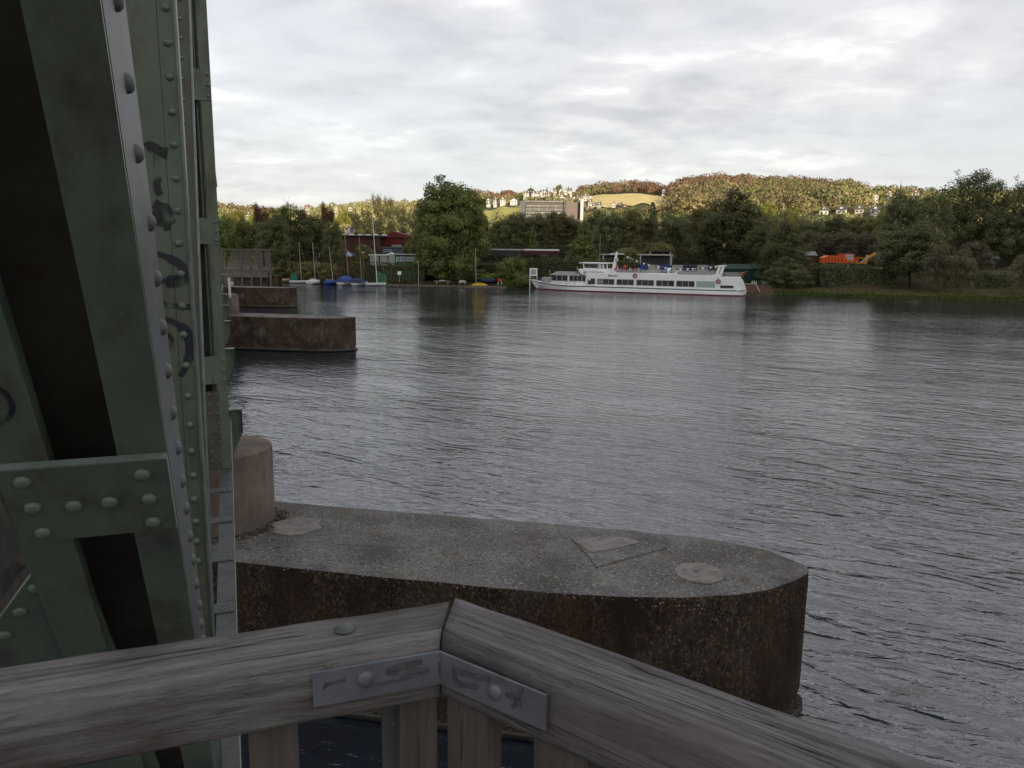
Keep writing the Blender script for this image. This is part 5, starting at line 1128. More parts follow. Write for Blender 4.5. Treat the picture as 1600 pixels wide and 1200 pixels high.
# raked mast, crosstree, dressing line of bunting
zt = sp(955, 393.5)[1]; xb, xt = sx(949.5), sx(955.5)
mb = MB(); yc = BEAM / 2; mb.prism([(xb - .35, yc - .2, ZF1 - .2), (xb + .45, yc - .2, ZF1 - .2), (xt + .12, yc - .2, zt), (xt - .12, yc - .2, zt)], (0, .4, 0)); mb.build('mast', white, ship)
MB().box(sx(945), sx(967), yc - .1, yc + .1, sp(955, 397.2)[1], sp(955, 396)[1]).build('crosstree', white, ship)
MB().dome((sx(956), yc - .3, sp(955, 406)[1]), (0, -1, 0), .4, .2, 10).build('radar_bracket', silver, ship)
MB().tube((sx(962), yc, ZF1), (sx(953.5), yc, sp(955, 410)[1]), .05, n=5).build('mast_stay', silver, ship)
line = []
xa, za_, xz, zz_ = sx(965), sp(965, 397)[1], sx(1121), sp(1121, 415)[1]
for i in range(41): t = i / 40; line.append((xa + (xz - xa) * t, yc + (.0) * t, za_ + (zz_ - za_) * t - 1.9 * 4 * t * (1 - t) * (1 - .35 * t)))
dl = MB().path(line, .02, 4).build('dressing_line', silver, ship)
mat('flag_yellow', (.45, .34, .08), .7); fc = [white, blackp, white, greyp, MATS['flag_yellow'], blackp, white, redp, navy]
for i in range(1, 40):
    x, y, z = line[i]; MB().prism([(x - .22, y - .01, z), (x + .22, y - .01, z), (x + .05, y - .01, z - .42)], (0, .02, 0)).build('pennant', fc[i % 9], dl)
# things on the sun deck: red and blue parasols folded, white ventilator, chairs
redb = MATS['bright_red_paint']
def decktable(u, lab):
    x = sx(u); t = thing('deck_table', lab, 'table', tuple(ship.matrix_world @ Vector((0, 0, 0))), 0, 'tables on the ship sun deck'); p = SA + SDIR * x + SNRM * 2.4; t.location = (p.x, p.y, ZF1); t.rotation_euler = (0, 0, math.atan2(SDIR.y, SDIR.x))
    MB().box(-.6, .6, -.4, .4, .70, .75).build('table_top', navy, t)
    for k in (-.4, .4): MB().box(k - .04, k + .04, -.3, .3, 0, .699).build('leg', silver, t)
def deckchair(u, off, m_, lab, grp, ang=0):
    p = SA + SDIR * sx(u) + SNRM * off; t = thing('deck_chair', lab, 'chair', (p.x, p.y, ZF1), math.atan2(SDIR.y, SDIR.x) + ang, grp)
    MB().box(-.24, .24, -.24, .24, .42, .47).build('seat', m_, t); MB().box(-.24, .24, .2, .25, .5, .98).build('backrest', m_, t)
    for a in (-.2, .2):
        for b in (-.2, .2): MB().box(a - .02, a + .02, b - .02, b + .02, 0, .419).build('leg', silver, t)
for i, u in enumerate((958, 962, 966, 972, 979, 984, 989, 994)): deckchair(u, 1.4 + (i % 3) * .5, redb if i % 3 == 0 else whp, ['red-backed deck chair nearest the mast foot', 'pale deck chair beside the mast foot', 'pale deck chair under the left red parasol', 'red-backed deck chair right of the left red parasol', 'pale deck chair under the right red parasol', 'pale deck chair right of the right red parasol', 'red-backed deck chair above the forward life ring', 'pale deck chair right of the forward life ring'][i], ['red deck chairs', 'pale deck chairs'][0 if i % 3 == 0 else 1], i)
for u, lb in ((968, 'nearest the mast'), (978, 'under the right red parasol'), (990, 'above the forward life ring'), (1003, 'farthest aft, before the striped stall')): decktable(u, 'dark blue topped deck table ' + lb)
for (u0, u1, v0, v1, lab) in ((961, 967, 416, 420, 'left'), (973, 981, 413.5, 417, 'right')):
    a, b = sp(u0, v1, 2.2), sp(u1, v0, 2.2); p = SA + SDIR * ((a[0] + b[0]) / 2) + SNRM * 2.2; r = (b[0] - a[0]) / 2; t = thing('red_parasol', 'faded red parasol on the sun deck, %s one of two' % lab, 'parasol', (p.x, p.y, ZF1)); h = b[1] - ZF1
    MB().tube((0, 0, 0), (0, 0, h), .04, n=6).build('pole', silver, t)
    for i in range(6):
        t0, t1 = math.pi / 3 * i, math.pi / 3 * (i + 1); MB().add([(0, 0, h), (r * math.cos(t0), r * math.sin(t0), h - .5), (r * math.cos(t1), r * math.sin(t1), h - .5)], [(0, 1, 2)]).build('canopy_panel', mat('faded_red_canvas', (.40, .07, .05), .8), t)
x, z = sp(1042.5, 424); MB().lathe([(.22, ZF1), (.22, ZF1 + .5), (.34, ZF1 + .7), (.30, ZF1 + 1.0), (.08, ZF1 + 1.15)], (x, 1.2, 0), 12).build('ventilator', white, ship, True)
MB().prism([(sx(1050), 1.0, ZF1), (sx(1055), 1.0, ZF1), (sx(1055), 1.0, ZF1 + .6)], (0, 2, 0)).build('hatch_cover', white, ship)
# stern flag, drooping to the upper right
p0, p1 = sp(1153.5, 438), sp(1164, 423); y = BEAM / 2
fs = MB().tube((p0[0], y, p0[1]), (p1[0], y, p1[1]), .04, n=6).build('flag_staff', mat('varnished_staff', (.4, .22, .08), .5), ship)
def stripe(k, m_):
    mb = MB(); P = []; n = 8
    for i in range(n + 1):
        t = i / n; bx, bz_ = p0[0] + (p1[0] - p0[0]) * (.45 + .5 * t), p0[1] + (p1[1] - p0[1]) * (.45 + .5 * t); off = .14 * math.sin(t * 7)
        for q in (k, k + 1): P.append((bx - .05 - .28 * q * (1 - .2 * t), y + off * (.3 + q * .3), bz_ - .12 * q))
    mb.add(P, [(i * 2, i * 2 + 2, i * 2 + 3, i * 2 + 1) for i in range(n)]); mb.build('flag_stripe', m_, fs)
stripe(0, blackp); stripe(1, mat('flag_red', (.55, .05, .02), .7)); stripe(2, MATS['flag_yellow'])
MB().path([(sx(914), .1, 1.05), (sx(919), -.02, 1.5), (sx(930), .1, 1.05)], .035, 5).build('mooring_line', steel_gr, ship)
MB().path([(sx(914), .15, 2.2), (sx(911.5), .1, 1.2)], .03, 5).build('mooring_line', steel_gr, ship)

# ------------------------------------------------------------------ foliage
def add_quads(C, Nn, size, rg, asp=.7):
    """leaf-sized quads at centres C facing Nn"""
    n = len(C); up = rg.normal(size=(n, 3)); a = np.cross(Nn, up); a /= np.linalg.norm(a, axis=1)[:, None] + 1e-9; b = np.cross(Nn, a)
    s = (size * rg.uniform(.6, 1.3, n))[:, None]; a = a * s; b = b * s * asp
    V = np.stack([C - a * .5 - b * .1, C + b * .5, C + a * .55, C - b * .5], 1).reshape(-1, 3); return V
def quads_mesh(name, V, m, leaf=None, tint=None):
    n = len(V) // 4; me = bpy.data.meshes.new(name); me.vertices.add(n * 4); me.vertices.foreach_set('co', V.astype(np.float32).ravel())
    me.loops.add(n * 4); me.loops.foreach_set('vertex_index', np.arange(n * 4, dtype=np.int32)); me.polygons.add(n); me.polygons.foreach_set('loop_start', np.arange(0, n * 4, 4, dtype=np.int32))
    me.polygons.foreach_set('loop_total', np.full(n, 4, dtype=np.int32))
    at = me.attributes.new('leaf', 'FLOAT', 'FACE'); at.data.foreach_set('value', (leaf if leaf is not None else np.random.default_rng(1).uniform(0, 1, n)).astype(np.float32))
    if tint is not None:
        at = me.attributes.new('tint', 'FLOAT_COLOR', 'FACE'); at.data.foreach_set('color', np.concatenate([tint, np.ones((n, 1))], 1).astype(np.float32).ravel())
    me.materials.append(m); me.update(calc_edges=True); return me
def crown(env, nclump, per, cr, leaf, seed, fill=.12, droop=0., up_bias=.25, thin=1.0, vleaf=1.0):
    """env: ellipsoids (cx,cy,cz,rx,ry,rz) in unit tree space (height 1, width 1). Leaf clumps ride on their shells."""
    rg = np.random.default_rng(seed); env = np.array(env, float); vol = (env[:, 3] * env[:, 4] + env[:, 3] * env[:, 5]); vol /= vol.sum()
    k = rg.choice(len(env), nclump, p=vol); d = rg.normal(size=(nclump, 3)); d[:, 2] += up_bias * .8; d /= np.linalg.norm(d, axis=1)[:, None]
    rad = rg.uniform(.60, 1.0, nclump) ** .6; c = env[k, :3] + d * env[k, 3:] * rad[:, None] * (1 + .10 * rg.normal(size=nclump))[:, None]
    c = c[c[:, 2] > .02]; nc = len(c); crs = cr * rg.uniform(.6, 1.35, nc)
    idx = rg.choice(nc, nc * per, p=crs ** 2 / (crs ** 2).sum()); n = len(idx)
    q = rg.normal(size=(n, 3)); q /= np.linalg.norm(q, axis=1)[:, None]; r = rg.uniform(0, 1, n) ** .45
    # unit space is squashed later; keep clump roughly round in world by using aspect
    off = q * (r * crs[idx])[:, None]; off[:, 2] *= .62; off[:, 2] -= droop * r * crs[idx]
    C = c[idx] + off; cc = env[:, :3].mean(0); o = C - cc; o /= np.linalg.norm(o, axis=1)[:, None] + 1e-9
    Nn = q * .5 + o * .45 + rg.normal(size=(n, 3)) * .55; Nn[:, 2] += .25; Nn /= np.linalg.norm(Nn, axis=1)[:, None]
    keep = C[:, 2] > .01; C, Nn = C[keep], Nn[keep]; idk = idx[keep]
    lf = np.clip(rg.uniform(0, 1, nc)[idk] * .55 + rg.uniform(0, 1, len(C)) * .45, 0, 1)
    # a loose core of leaves keeps daylight from showing straight through
    m = int(len(C) * fill); kk = rg.choice(len(env), m, p=vol); dd = rg.normal(size=(m, 3)); dd /= np.linalg.norm(dd, axis=1)[:, None]; C2 = env[kk, :3] + dd * env[kk, 3:] * (rg.uniform(0, .8, m) ** .5)[:, None]
    N2 = rg.normal(size=(m, 3)); N2 /= np.linalg.norm(N2, axis=1)[:, None]
    return C, Nn, lf, C2, N2
def crown_mesh(name, m, env, nclump, per, cr, leaf, seed, hw, **kw):
    """hw = (height, width) in metres the tree is meant for, so leaves stay square"""
    C, Nn, lf, C2, N2 = crown(env, nclump, per, cr, leaf, seed, **kw); rg = np.random.default_rng(seed + 5)
    S = np.array([hw[1], hw[1], hw[0]]); V = add_quads(C * S, Nn, leaf, rg); V2 = add_quads(C2 * S, N2, leaf * 1.9, rg)
    V = np.concatenate([V, V2]) / S; return quads_mesh(name, V, m, np.concatenate([lf, rg.uniform(0, .5, len(C2))]))
def trunk_mesh(name, hw, seed, limbs=9, r0=.35, top=.75, spread=.36, m=None, lean=.0):
    r_ = random.Random(seed); mb = MB(); H_, W_2 = hw; pts = [Vector((0, 0, -.4))]
    n = 6
    for i in range(1, n + 1): pts.append(Vector((r_.uniform(-.03, .03) * W_2 + lean * i / n * W_2, r_.uniform(-.03, .03) * W_2, H_ * top * i / n)))
    for i in range(n): mb.tube(pts[i], pts[i + 1], r0 * (1 - i / n * .75) * (1.25 if i == 0 else 1), r0 * (1 - (i + 1) / n * .75), 8, False)
    for j in range(limbs):
        t = r_.uniform(.22, .95); k = min(int(t * n), n - 1); p = pts[k].lerp(pts[k + 1], t * n - k); a = r_.uniform(0, 6.28); L = spread * W_2 * r_.uniform(.6, 1.1) * (1.15 - t * .6)
        q = p + Vector((math.cos(a) * L * .5, math.sin(a) * L * .5, L * .45)); q2 = q + Vector((math.cos(a + .4) * L * .5, math.sin(a + .4) * L * .5, L * .5)); r1 = r0 * .38 * (1.1 - t * .6)
        mb.tube(p, q, r1, r1 * .7, 6, False); mb.tube(q, q2, r1 * .7, r1 * .25, 5, False)
        for s_ in (-.8, .9): q3 = q + Vector((math.cos(a + s_) * L * .4, math.sin(a + s_) * L * .4, L * .3)); mb.tube(q, q3, r1 * .4, r1 * .12, 4, False)
    mb.v = [(x / W_2, y / W_2, z / H_) for (x, y, z) in mb.v]; return mb.mesh(name, m or bark, True)
L_dark = leafmat('dark_leaves', (0.074, 0.084, 0.04), (0.192, 0.206, 0.084))
L_green = leafmat('green_leaves', (0.096, 0.119, 0.035), (0.241, 0.278, 0.087))
L_olive = leafmat('olive_leaves', (0.117, 0.122, 0.043), (0.246, 0.234, 0.079))
L_brown = leafmat('browning_leaves', (0.115, 0.103, 0.061), (0.209, 0.182, 0.108), .2)
L_yell = leafmat('yellow_green_leaves', (.085, .095, .016), (.20, .19, .04))
L_red = leafmat('bronze_leaves', (0.09, 0.051, 0.027), (0.15, 0.083, 0.045))
L_fir = leafmat('fir_needles', (0.042, 0.061, 0.035), (0.096, 0.125, 0.058), .1)
L_birch = leafmat('birch_leaves', (0.128, 0.117, 0.053), (0.225, 0.195, 0.09))
L_hedge = leafmat('hedge_leaves', (0.061, 0.074, 0.029), (0.129, 0.145, 0.051), .15)
rg = np.random.default_rng(5)
E_round = [(0, 0, .58, .48, .48, .40), (.12, .05, .8, .26, .26, .19), (-.2, -.05, .68, .26, .3, .22), (.18, -.1, .42, .3, .3, .25)]
E_hero = [(0, 0, .40, .48, .45, .34), (-.08, 0, .68, .38, .36, .27), (-.10, 0, .82, .27, .26, .17), (.16, 0, .66, .30, .30, .24), (.24, 0, .50, .27, .27, .26), (-.24, 0, .48, .26, .26, .30), (.05, -.1, .22, .36, .3, .18), (.05, 0, .84, .2, .2, .12)]
E_cone = [(0, 0, .28, .46, .46, .27), (.02, 0, .50, .37, .37, .22), (-.03, 0, .70, .25, .25, .2), (.02, 0, .86, .12, .12, .13), (-.22, 0, .52, .17, .17, .12), (.25, 0, .38, .2, .2, .14)]
E_fir = [(0, 0, .08 + .105 * i, .46 * (1 - i / 9.2), .46 * (1 - i / 9.2), .075) for i in range(9)]
E_lobed = [(-.22, 0, .66, .27, .27, .30), (.24, 0, .70, .24, .24, .23), (0, 0, .42, .45, .42, .26), (-.05, -.1, .88, .16, .16, .11), (.05, 0, .2, .36, .36, .2)]
E_shrub = [(0, 0, .45, .5, .5, .45), (-.2, 0, .6, .28, .3, .35), (.22, 0, .55, .27, .3, .36)]
E_tall = [(0, 0, .55, .42, .42, .42), (-.1, 0, .82, .25, .25, .17), (.15, 0, .3, .35, .35, .25)]
E_sparse = [(-.2, 0, .62, .26, .24, .32), (.2, 0, .55, .25, .24, .34), (0, 0, .38, .34, .3, .28), (.02, 0, .82, .17, .17, .15)]
E_will = [(-.25, 0, .45, .2, .25, .42), (.05, 0, .52, .22, .25, .46), (.28, 0, .42, .18, .22, .38)]
PROTO = {}
def proto(kind, m, env, ncl, per, cr, leaf, hw, seed, limbs=9, r0=.3, top=.75, tm=None, **kw):
    PROTO[kind] = (crown_mesh(kind + '_crown', m, env, ncl, per, cr, leaf, seed, hw, **kw), trunk_mesh(kind + '_trunk', hw, seed, limbs, r0, top, m=tm))
proto('hero', L_green, E_hero, 330, 130, .075, .36, (24, 18), 21, 14, .5, fill=.15)
proto('round', L_dark, E_round, 170, 110, .095, .34, (17, 13), 22)
proto('round2', L_green, E_round, 160, 110, .10, .34, (16, 13), 23)
proto('olive', L_olive, E_tall, 160, 110, .10, .34, (16, 11), 24)
proto('cone', L_dark, E_cone, 220, 120, .085, .34, (20, 15), 25)
proto('fir', L_fir, E_fir, 230, 80, .06, .30, (17, 8), 26, droop=.5, up_bias=0)
proto('softfir', L_green, E_fir, 200, 90, .08, .32, (14, 10), 27, up_bias=.1, droop=.2)
proto('lobed', L_dark, E_lobed, 240, 120, .085, .34, (24, 17), 28, 14, .4, .8)
proto('spiky', L_dark, E_sparse, 140, 80, .085, .30, (16, 13), 29, 22, .25, .95, fill=.05)
proto('bronze', L_red, E_tall, 110, 90, .09, .30, (15, 9), 30, 12, .2, .9, fill=.08)
proto('birch', L_birch, E_sparse, 150, 70, .075, .28, (17, 12), 31, 26, .16, .97, tm=mat('pale_birch_bark', (.20, .18, .15), .8), fill=.03)
proto('shrub', L_green, E_shrub, 90, 90, .13, .24, (5, 6), 32, 5, .1, .6)
proto('dshrub', L_olive, E_shrub, 90, 90, .13, .24, (6, 7), 33, 5, .1, .6)
proto('brown', L_brown, E_tall, 120, 90, .10, .3, (11, 10), 34)
proto('willow', L_brown, E_will, 110, 110, .085, .15, (9, 6), 35, 60, .06, .92, tm=mat('dry_twig_bark', (.12, .085, .055), .9), fill=.04)
proto('yellow', L_yell, E_round, 130, 90, .11, .5, (15, 15), 36)
KINDW = {'hero': 'broad green tree', 'round': 'round dark green tree', 'round2': 'round mid green tree', 'olive': 'olive green tree', 'cone': 'broad-based pointed dark tree', 'fir': 'narrow dark fir', 'softfir': 'soft green cone-shaped tree', 'lobed': 'tall dark lobed tree', 'spiky': 'ragged dark tree with bare twig tips', 'bronze': 'dark tree with bronze top leaves', 'birch': 'thin olive-brown birch', 'shrub': 'green shrub', 'dshrub': 'olive shrub', 'brown': 'brown autumn tree', 'willow': 'dry brown willow bush', 'yellow': 'sunlit yellow-green tree'}
def tree(kind, u, vt, wpx, y, label, name='tree', cat='tree', group=None, sink=0., seed=None):
    b = aty(u, 400, y); z0 = gz(b.x, y) - sink; h = aty(u, vt, y).z - z0; W2 = wpx * y * 1.0 / 1190; cm, tm = PROTO[kind]
    t = thing(name, label, cat, (b.x, y, z0), rnd.uniform(0, 6.28) if kind not in ('hero', 'lobed', 'cone', 'willow', 'birch', 'spiky') else rnd.uniform(-.3, .3), group)
    t.scale = (W2, W2, h); link('trunk', tm, t); link('crown', cm, t); return t
G = 'trees along the far bank'
# left end, behind the ramp
tree('round2', 352, 334, 46, 190, 'bright green tree at the bridge edge behind the wooden ramp', group=G)
tree('round2', 384, 341, 44, 193, 'mid green tree above the wooden ramp', group=G)
tree('bronze', 410, 317, 34, 197, 'dark tree with a bronze top, leftmost of the two bronze ones', group=G)
tree('spiky', 455, 314, 74, 184, 'ragged dark tree with twig tips over the white dinghies', group=G)
tree('round', 430, 336, 58, 181, 'round dark tree between the ramp and the green cabinet', group=G)
tree('round', 487, 330, 66, 187, 'wide dark tree over the middle dinghies', group=G)
tree('bronze', 513, 315, 30, 193, 'dark tree with a bronze top beside the clubhouse roof', group=G)
tree('round', 521, 348, 36, 182, 'small round dark tree in front of the clubhouse', group=G)
tree('dshrub', 571, 377, 34, 192, 'dark rounded bush before the red hall, behind the parasols', 'bush', 'bush', group=None)
tree('shrub', 641, 374, 26, 190, 'yellowish green bush at the red hall corner, beside the green hut', 'bush', 'bush')
BL = ['first birch right of the sunlit tree, low behind the clubhouse roof', 'second birch behind the clubhouse roof lights', 'tallest birch, standing just right of the tall white mast', 'tall birch second to the right of the tall white mast', 'broad thin birch above the middle of the red hall', 'slim birch above the right end of the red hall', 'small birch touching the left edge of the huge green tree']
for (u, vt, wp, y), lb in zip(((558, 332, 36, 262), (575, 326, 34, 255), (592, 303, 34, 252), (611, 307, 34, 250), (630, 322, 36, 256), (646, 330, 30, 248), (658, 340, 26, 244)), BL):
    tree('birch', u, vt, wp, y, lb, group='birches behind the red hall')
tree('hero', 703, 277, 124, 176, 'huge broad green tree, tallest on the bank, standing above the yellow boat', group=None, sink=1.0)
tree('round', 745, 330, 46, 196, 'dark tree leaning out right of the huge green tree', group=G)
tree('round2', 668, 375, 40, 178, 'low green tree under the left side of the huge tree', group=G)
# dark wall of trees behind the railway
row = [(770, 352, 44, 'softfir'), (790, 336, 50, 'round'), (812, 331, 48, 'round'), (838, 334, 52, 'round'), (862, 331, 46, 'olive'), (886, 333, 50, 'round'), (934, 329, 50, 'round'), (960, 333, 54, 'round'), (986, 327, 46, 'olive'), (1008, 336, 50, 'round'), (1050, 333, 54, 'round'), (1074, 330, 50, 'round'), (1094, 324, 44, 'olive')]
RW = ['above the long dark coach left end', 'just right of the huge green tree', 'below the left end of the office block', 'over the red wagon left end', 'under the office block middle', 'under the white tower of the office block', 'right of the soft green cone-shaped tree', 'below the white houses right of the office block', 'below the straw-coloured meadow left part', 'left of the dark fir', 'right of the dark fir', 'above the right end of the striped stall', 'touching the massive pointed tree on its left']
for i, (u, vt, wp, kd) in enumerate(row):
    tree(kd, u, vt, wp, 214 + (i * 37 % 17), KINDW[kd] + ' in the row, ' + RW[i], group='dark row of trees behind the railway')
tree('softfir', 911, 343, 62, 190, 'soft green cone-shaped tree behind the ship wheelhouse', group=G)
tree('softfir', 833, 352, 30, 199, 'small pale green pointed tree behind the red wagon', group=G)
tree('fir', 1018, 312, 44, 238, 'dark fir rising above the tree row behind the striped stall', group=G)
tree('dshrub', 1028, 374, 46, 186, 'olive bush behind the striped stall', 'bush', 'bush')
tree('dshrub', 976, 384, 40, 186, 'olive bush right of the ship mast', 'bush', 'bush')
tree('cone', 1146, 292, 132, 184, 'massive pointed dark tree above the ship stern', sink=.5)
tree('round', 1108, 330, 46, 190, 'round dark tree left of the massive pointed one', group=G)
tree('cone', 1226, 342, 84, 160, 'dark leafy tree overhanging the water right of the ship', sink=1.2)
tree('round', 1190, 352, 50, 172, 'dark round tree between the massive pointed tree and the overhanging one', group=G)
tree('cone', 1232, 400, 76, 155, 'low drooping dark bush at the foot of the overhanging tree', 'bush', 'bush', sink=.6)
SW = ['just right of the massive pointed tree', 'above the overhanging tree', 'above the small brick hut', 'behind, between brick hut and engine hood', 'over the engine hood of the orange machine', 'over the cab of the orange machine', 'over the yellow crane arm', 'over the maroon wagon']
for i, (u, vt, wp, kd) in enumerate(((1196, 333, 44, 'olive'), (1226, 328, 44, 'olive'), (1252, 338, 46, 'brown'), (1270, 342, 44, 'round'), (1300, 335, 50, 'round'), (1330, 340, 46, 'olive'), (1352, 338, 46, 'olive'), (1376, 330, 40, 'olive'))):
    tree(kd, u, vt, wp, 222 + i * 5 % 13, KINDW[kd] + ' ' + SW[i], group='shaded trees behind the orange machine')
for u, vt, wp, kd in ((1262, 362, 44, 'brown'), (1292, 366, 50, 'brown'), (1322, 362, 50, 'brown'), (1352, 364, 44, 'brown')):
    tree(kd, u, vt, wp, 192, 'browning bushy tree ' + {1262: 'close behind the small brick hut', 1292: 'close behind the engine hood of the orange machine', 1322: 'close behind the orange cab', 1352: 'close behind the yellow crane arm'}[u], group='browning trees behind the orange machine')
tree('round', 1408, 300, 70, 172, 'dark ragged tree right of the yellow crane arm, reaching the skyline', group=G)
tree('spiky', 1448, 296, 70, 180, 'ragged dark tree with airy twigs left of the tallest right-hand tree', group=G)
tree('round', 1425, 348, 104, 152, 'dark green leafy tree hanging down to the water right of the hedge', sink=1.0)
tree('lobed', 1512, 267, 112, 188, 'tallest dark tree on the right with two rounded lobes against the sky')
tree('lobed', 1596, 276, 84, 184, 'dark tree cut by the right edge of the picture', sink=.3)
tree('round', 1560, 330, 70, 182, 'dark round tree between the two tall right-hand trees', group=G)
tree('round', 1640, 300, 90, 186, 'dark tree just past the right edge', group=G)
tree('willow', 1468, 378, 46, 142.5, 'dry brown willow bush at the water, left one of two')
tree('willow', 1504, 384, 48, 144, 'dry brown willow bush at the water, right one of two')
tree('brown', 1524, 378, 60, 160, 'sparse brown tree behind the dry willow bushes')
tree('willow', 1598, 392, 40, 141, 'dry brown bush at the right edge of the picture')
tree('shrub', 802, 399, 44, 172, 'tall rounded green shrub left of the ship bow sign', 'bush', 'bush', sink=.5)
tree('shrub', 775, 425, 40, 172, 'small green shrub behind the red bench', 'bush', 'bush', sink=.3)
tree('shrub', 820, 428, 34, 168, 'low green shrub at the foot of the ship bow sign', 'bush', 'bush', sink=.4)
tree('shrub', 742, 418, 40, 174, 'green shrub behind the yellow boat mast', 'bush', 'bush', sink=.3)
tree('shrub', 690, 412, 50, 177, 'green shrub beneath the huge tree left of its trunk', 'bush', 'bush', sink=.3)
tree('shrub', 655, 402, 30, 176, 'green shrub by the pale street lamp', 'bush', 'bush', sink=.3)
tree('dshrub', 480, 405, 50, 178, 'dark shrub behind the white dinghies', 'bush', 'bush', sink=.3)
tree('dshrub', 513, 407, 40, 177, 'dark shrub behind the blue-wrapped dinghy', 'bush', 'bush', sink=.3)
tree('dshrub', 436, 408, 34, 180, 'dark shrub beside the wooden ramp', 'bush', 'bush', sink=.3)
# --- hedges: clipped or wild leafy walls
def hedge(u0, u1, v0t, v1t, y0, y1, lab, dens=26, thick=2.2, m=None, seed=1, bumpy=.5, sink=.4, group=None):
    a, b = aty(u0, 420, y0), aty(u1, 420, y1); zt0, zt1 = aty(u0, v0t, y0).z, aty(u1, v1t, y1).z; L = (b - a).to_2d().length; r_ = np.random.default_rng(seed)
    c = (a + b) / 2; za = gz(a.x, a.y) - sink; hm = max(zt0, zt1) - za; n = int(dens * L * (hm + thick * .6))
    t = r_.uniform(0, 1, n); side = r_.uniform(0, 1, n); ht = (zt0 + (zt1 - zt0) * t) - za; wob = np.sin(t * L * .9 + seed) * .18 + np.sin(t * L * 2.3) * .1 + r_.normal(size=n) * .12 * bumpy
    top = side > .72; z = np.where(top, ht + wob * bumpy * 1.6, r_.uniform(0, 1, n) * ht); w_ = np.where(top, r_.uniform(-.5, .5, n) * thick, -.5 * thick + r_.normal(size=n) * .14 + np.sin(t * L * 1.7 + z) * .15)
    d = np.array([(b.x - a.x) / L, (b.y - a.y) / L, 0]); pr = np.array([-d[1], d[0], 0])
    C = np.outer((t - .5) * L, d) + np.outer(w_, pr); C[:, 2] = z; Nn = np.where(top[:, None], np.array([0, 0, 1.]), -pr) + r_.normal(size=(n, 3)) * .6; Nn /= np.linalg.norm(Nn, axis=1)[:, None]
    V = add_quads(C, Nn, .30, r_); h = thing('hedge', lab, 'hedge', (c.x, c.y, za), 0, group)
    link('foliage', quads_mesh('foliage', V, m or L_hedge, np.clip(r_.uniform(0, 1, n) * .6 + .4 * np.sin(t * L * .8) ** 2, 0, 1)), h)
    ang = math.atan2(d[1], d[0]); core = MB().obox((0, 0, hm * .42), d * L / 2, pr * (thick * .36), (0, 0, hm * .42)).build('branch_core', bark, h); return h
hedge(548, 612, 409, 411, 176, 176, 'clipped dark hedge behind the tall-masted dinghy', seed=2)
hedge(596, 664, 411, 412, 175, 175, 'clipped dark hedge behind the green wire fence', seed=3)
hedge(660, 704, 409, 412, 181, 180, 'hedge under the left of the huge tree', seed=4)
hedge(742, 802, 410, 409, 178, 178, 'loose hedge under the long dark coach', seed=5)
hedge(790, 905, 402, 404, 182, 180, 'tall loose hedge below the red wagon behind the ship bow', 26, 3.0, None, 6, 1.2)
hedge(900, 1000, 404, 408, 180, 176, 'tall dark hedge behind the ship wheelhouse', 22, 2.5, None, 7, 1.0)
hedge(1205, 1290, 412, 414, 158, 157, 'tall ivy-dark hedge left below the orange machine', 30, 2.0, None, 8, .7)
hedge(1280, 1400, 412, 416, 156, 154, 'tall ivy-dark hedge directly below the orange machine', 30, 2.0, None, 9, .7)
hedge(1480, 1640, 426, 427, 153, 153, 'long clipped hedge below the dark blue coach at the right', 30, 2.0, None, 10, .4)
hedge(740, 1000, 384, 380, 206, 206, 'dark undergrowth under the tree row behind the coaches', 14, 5, None, 12, 2.5)
hedge(985, 1240, 384, 384, 206, 204, 'dark undergrowth under the trees behind the ship', 14, 5, None, 13, 2.5)
hedge(1230, 1700, 380, 378, 206, 206, 'dark undergrowth behind the railway at the right', 14, 5, None, 14, 2.5)
hedge(425, 560, 422, 424, 181, 180, 'low dark hedge behind the dinghies', 22, 2.0, None, 11, .8)
# --- grass fringe at the water's edge, ragged and bright
def fringe(u0, u1, v0, v1, n, seed, m, h=.7, depth=2.0):
    r_ = np.random.default_rng(seed); a, b = atz(u0, v0, 0), atz(u1, v1, 0); t = r_.uniform(0, 1, n); x = a.x + (b.x - a.x) * t
    y = np.array([shore(q) for q in x]) + r_.uniform(-.4, depth, n); hh = h * r_.uniform(.4, 1.2, n) * (.7 + .5 * np.sin(x * .7) * np.sin(x * .23)); z = np.array([ground(p, q) for p, q in zip(x, y)])
    an = r_.uniform(0, 3.14, n); w_ = .10; ln = r_.normal(size=(n, 2)) * .22
    P = np.stack([np.stack([x - np.cos(an) * w_, y - np.sin(an) * w_, z - .05], 1), np.stack([x + np.cos(an) * w_, y + np.sin(an) * w_, z - .05], 1), np.stack([x + ln[:, 0] + np.cos(an) * .02, y + ln[:, 1], z + hh], 1), np.stack([x + ln[:, 0] - np.cos(an) * .02, y + ln[:, 1], z + hh], 1)], 1).reshape(-1, 3)
    return quads_mesh('grass', P, m, r_.uniform(0, 1, n))
L_grass = leafmat('bank_grass', (.06, .085, .02), (.13, .16, .04), .25)
L_dry = leafmat('dry_bank_grass', (.09, .09, .035), (.17, .15, .06), .25)
for i, (me, lab) in enumerate(((fringe(1200, 1680, 458, 470, 8000, 1, L_grass, .42, 1.5), 'bright green grass fringe along the water at the right'), (fringe(1200, 1680, 458, 470, 9000, 2, L_dry, .28, 9), 'short olive grass on the right bank'),
                               (fringe(780, 840, 450, 450, 1800, 3, L_grass, .9, 3), 'green weeds at the water by the ship bow'), (fringe(425, 730, 443, 448, 5000, 4, L_dry, .25, 6), 'short lawn grass behind the jetties'))):
    o = link('grass', me); tag(o, lab, None, None, 'stuff')

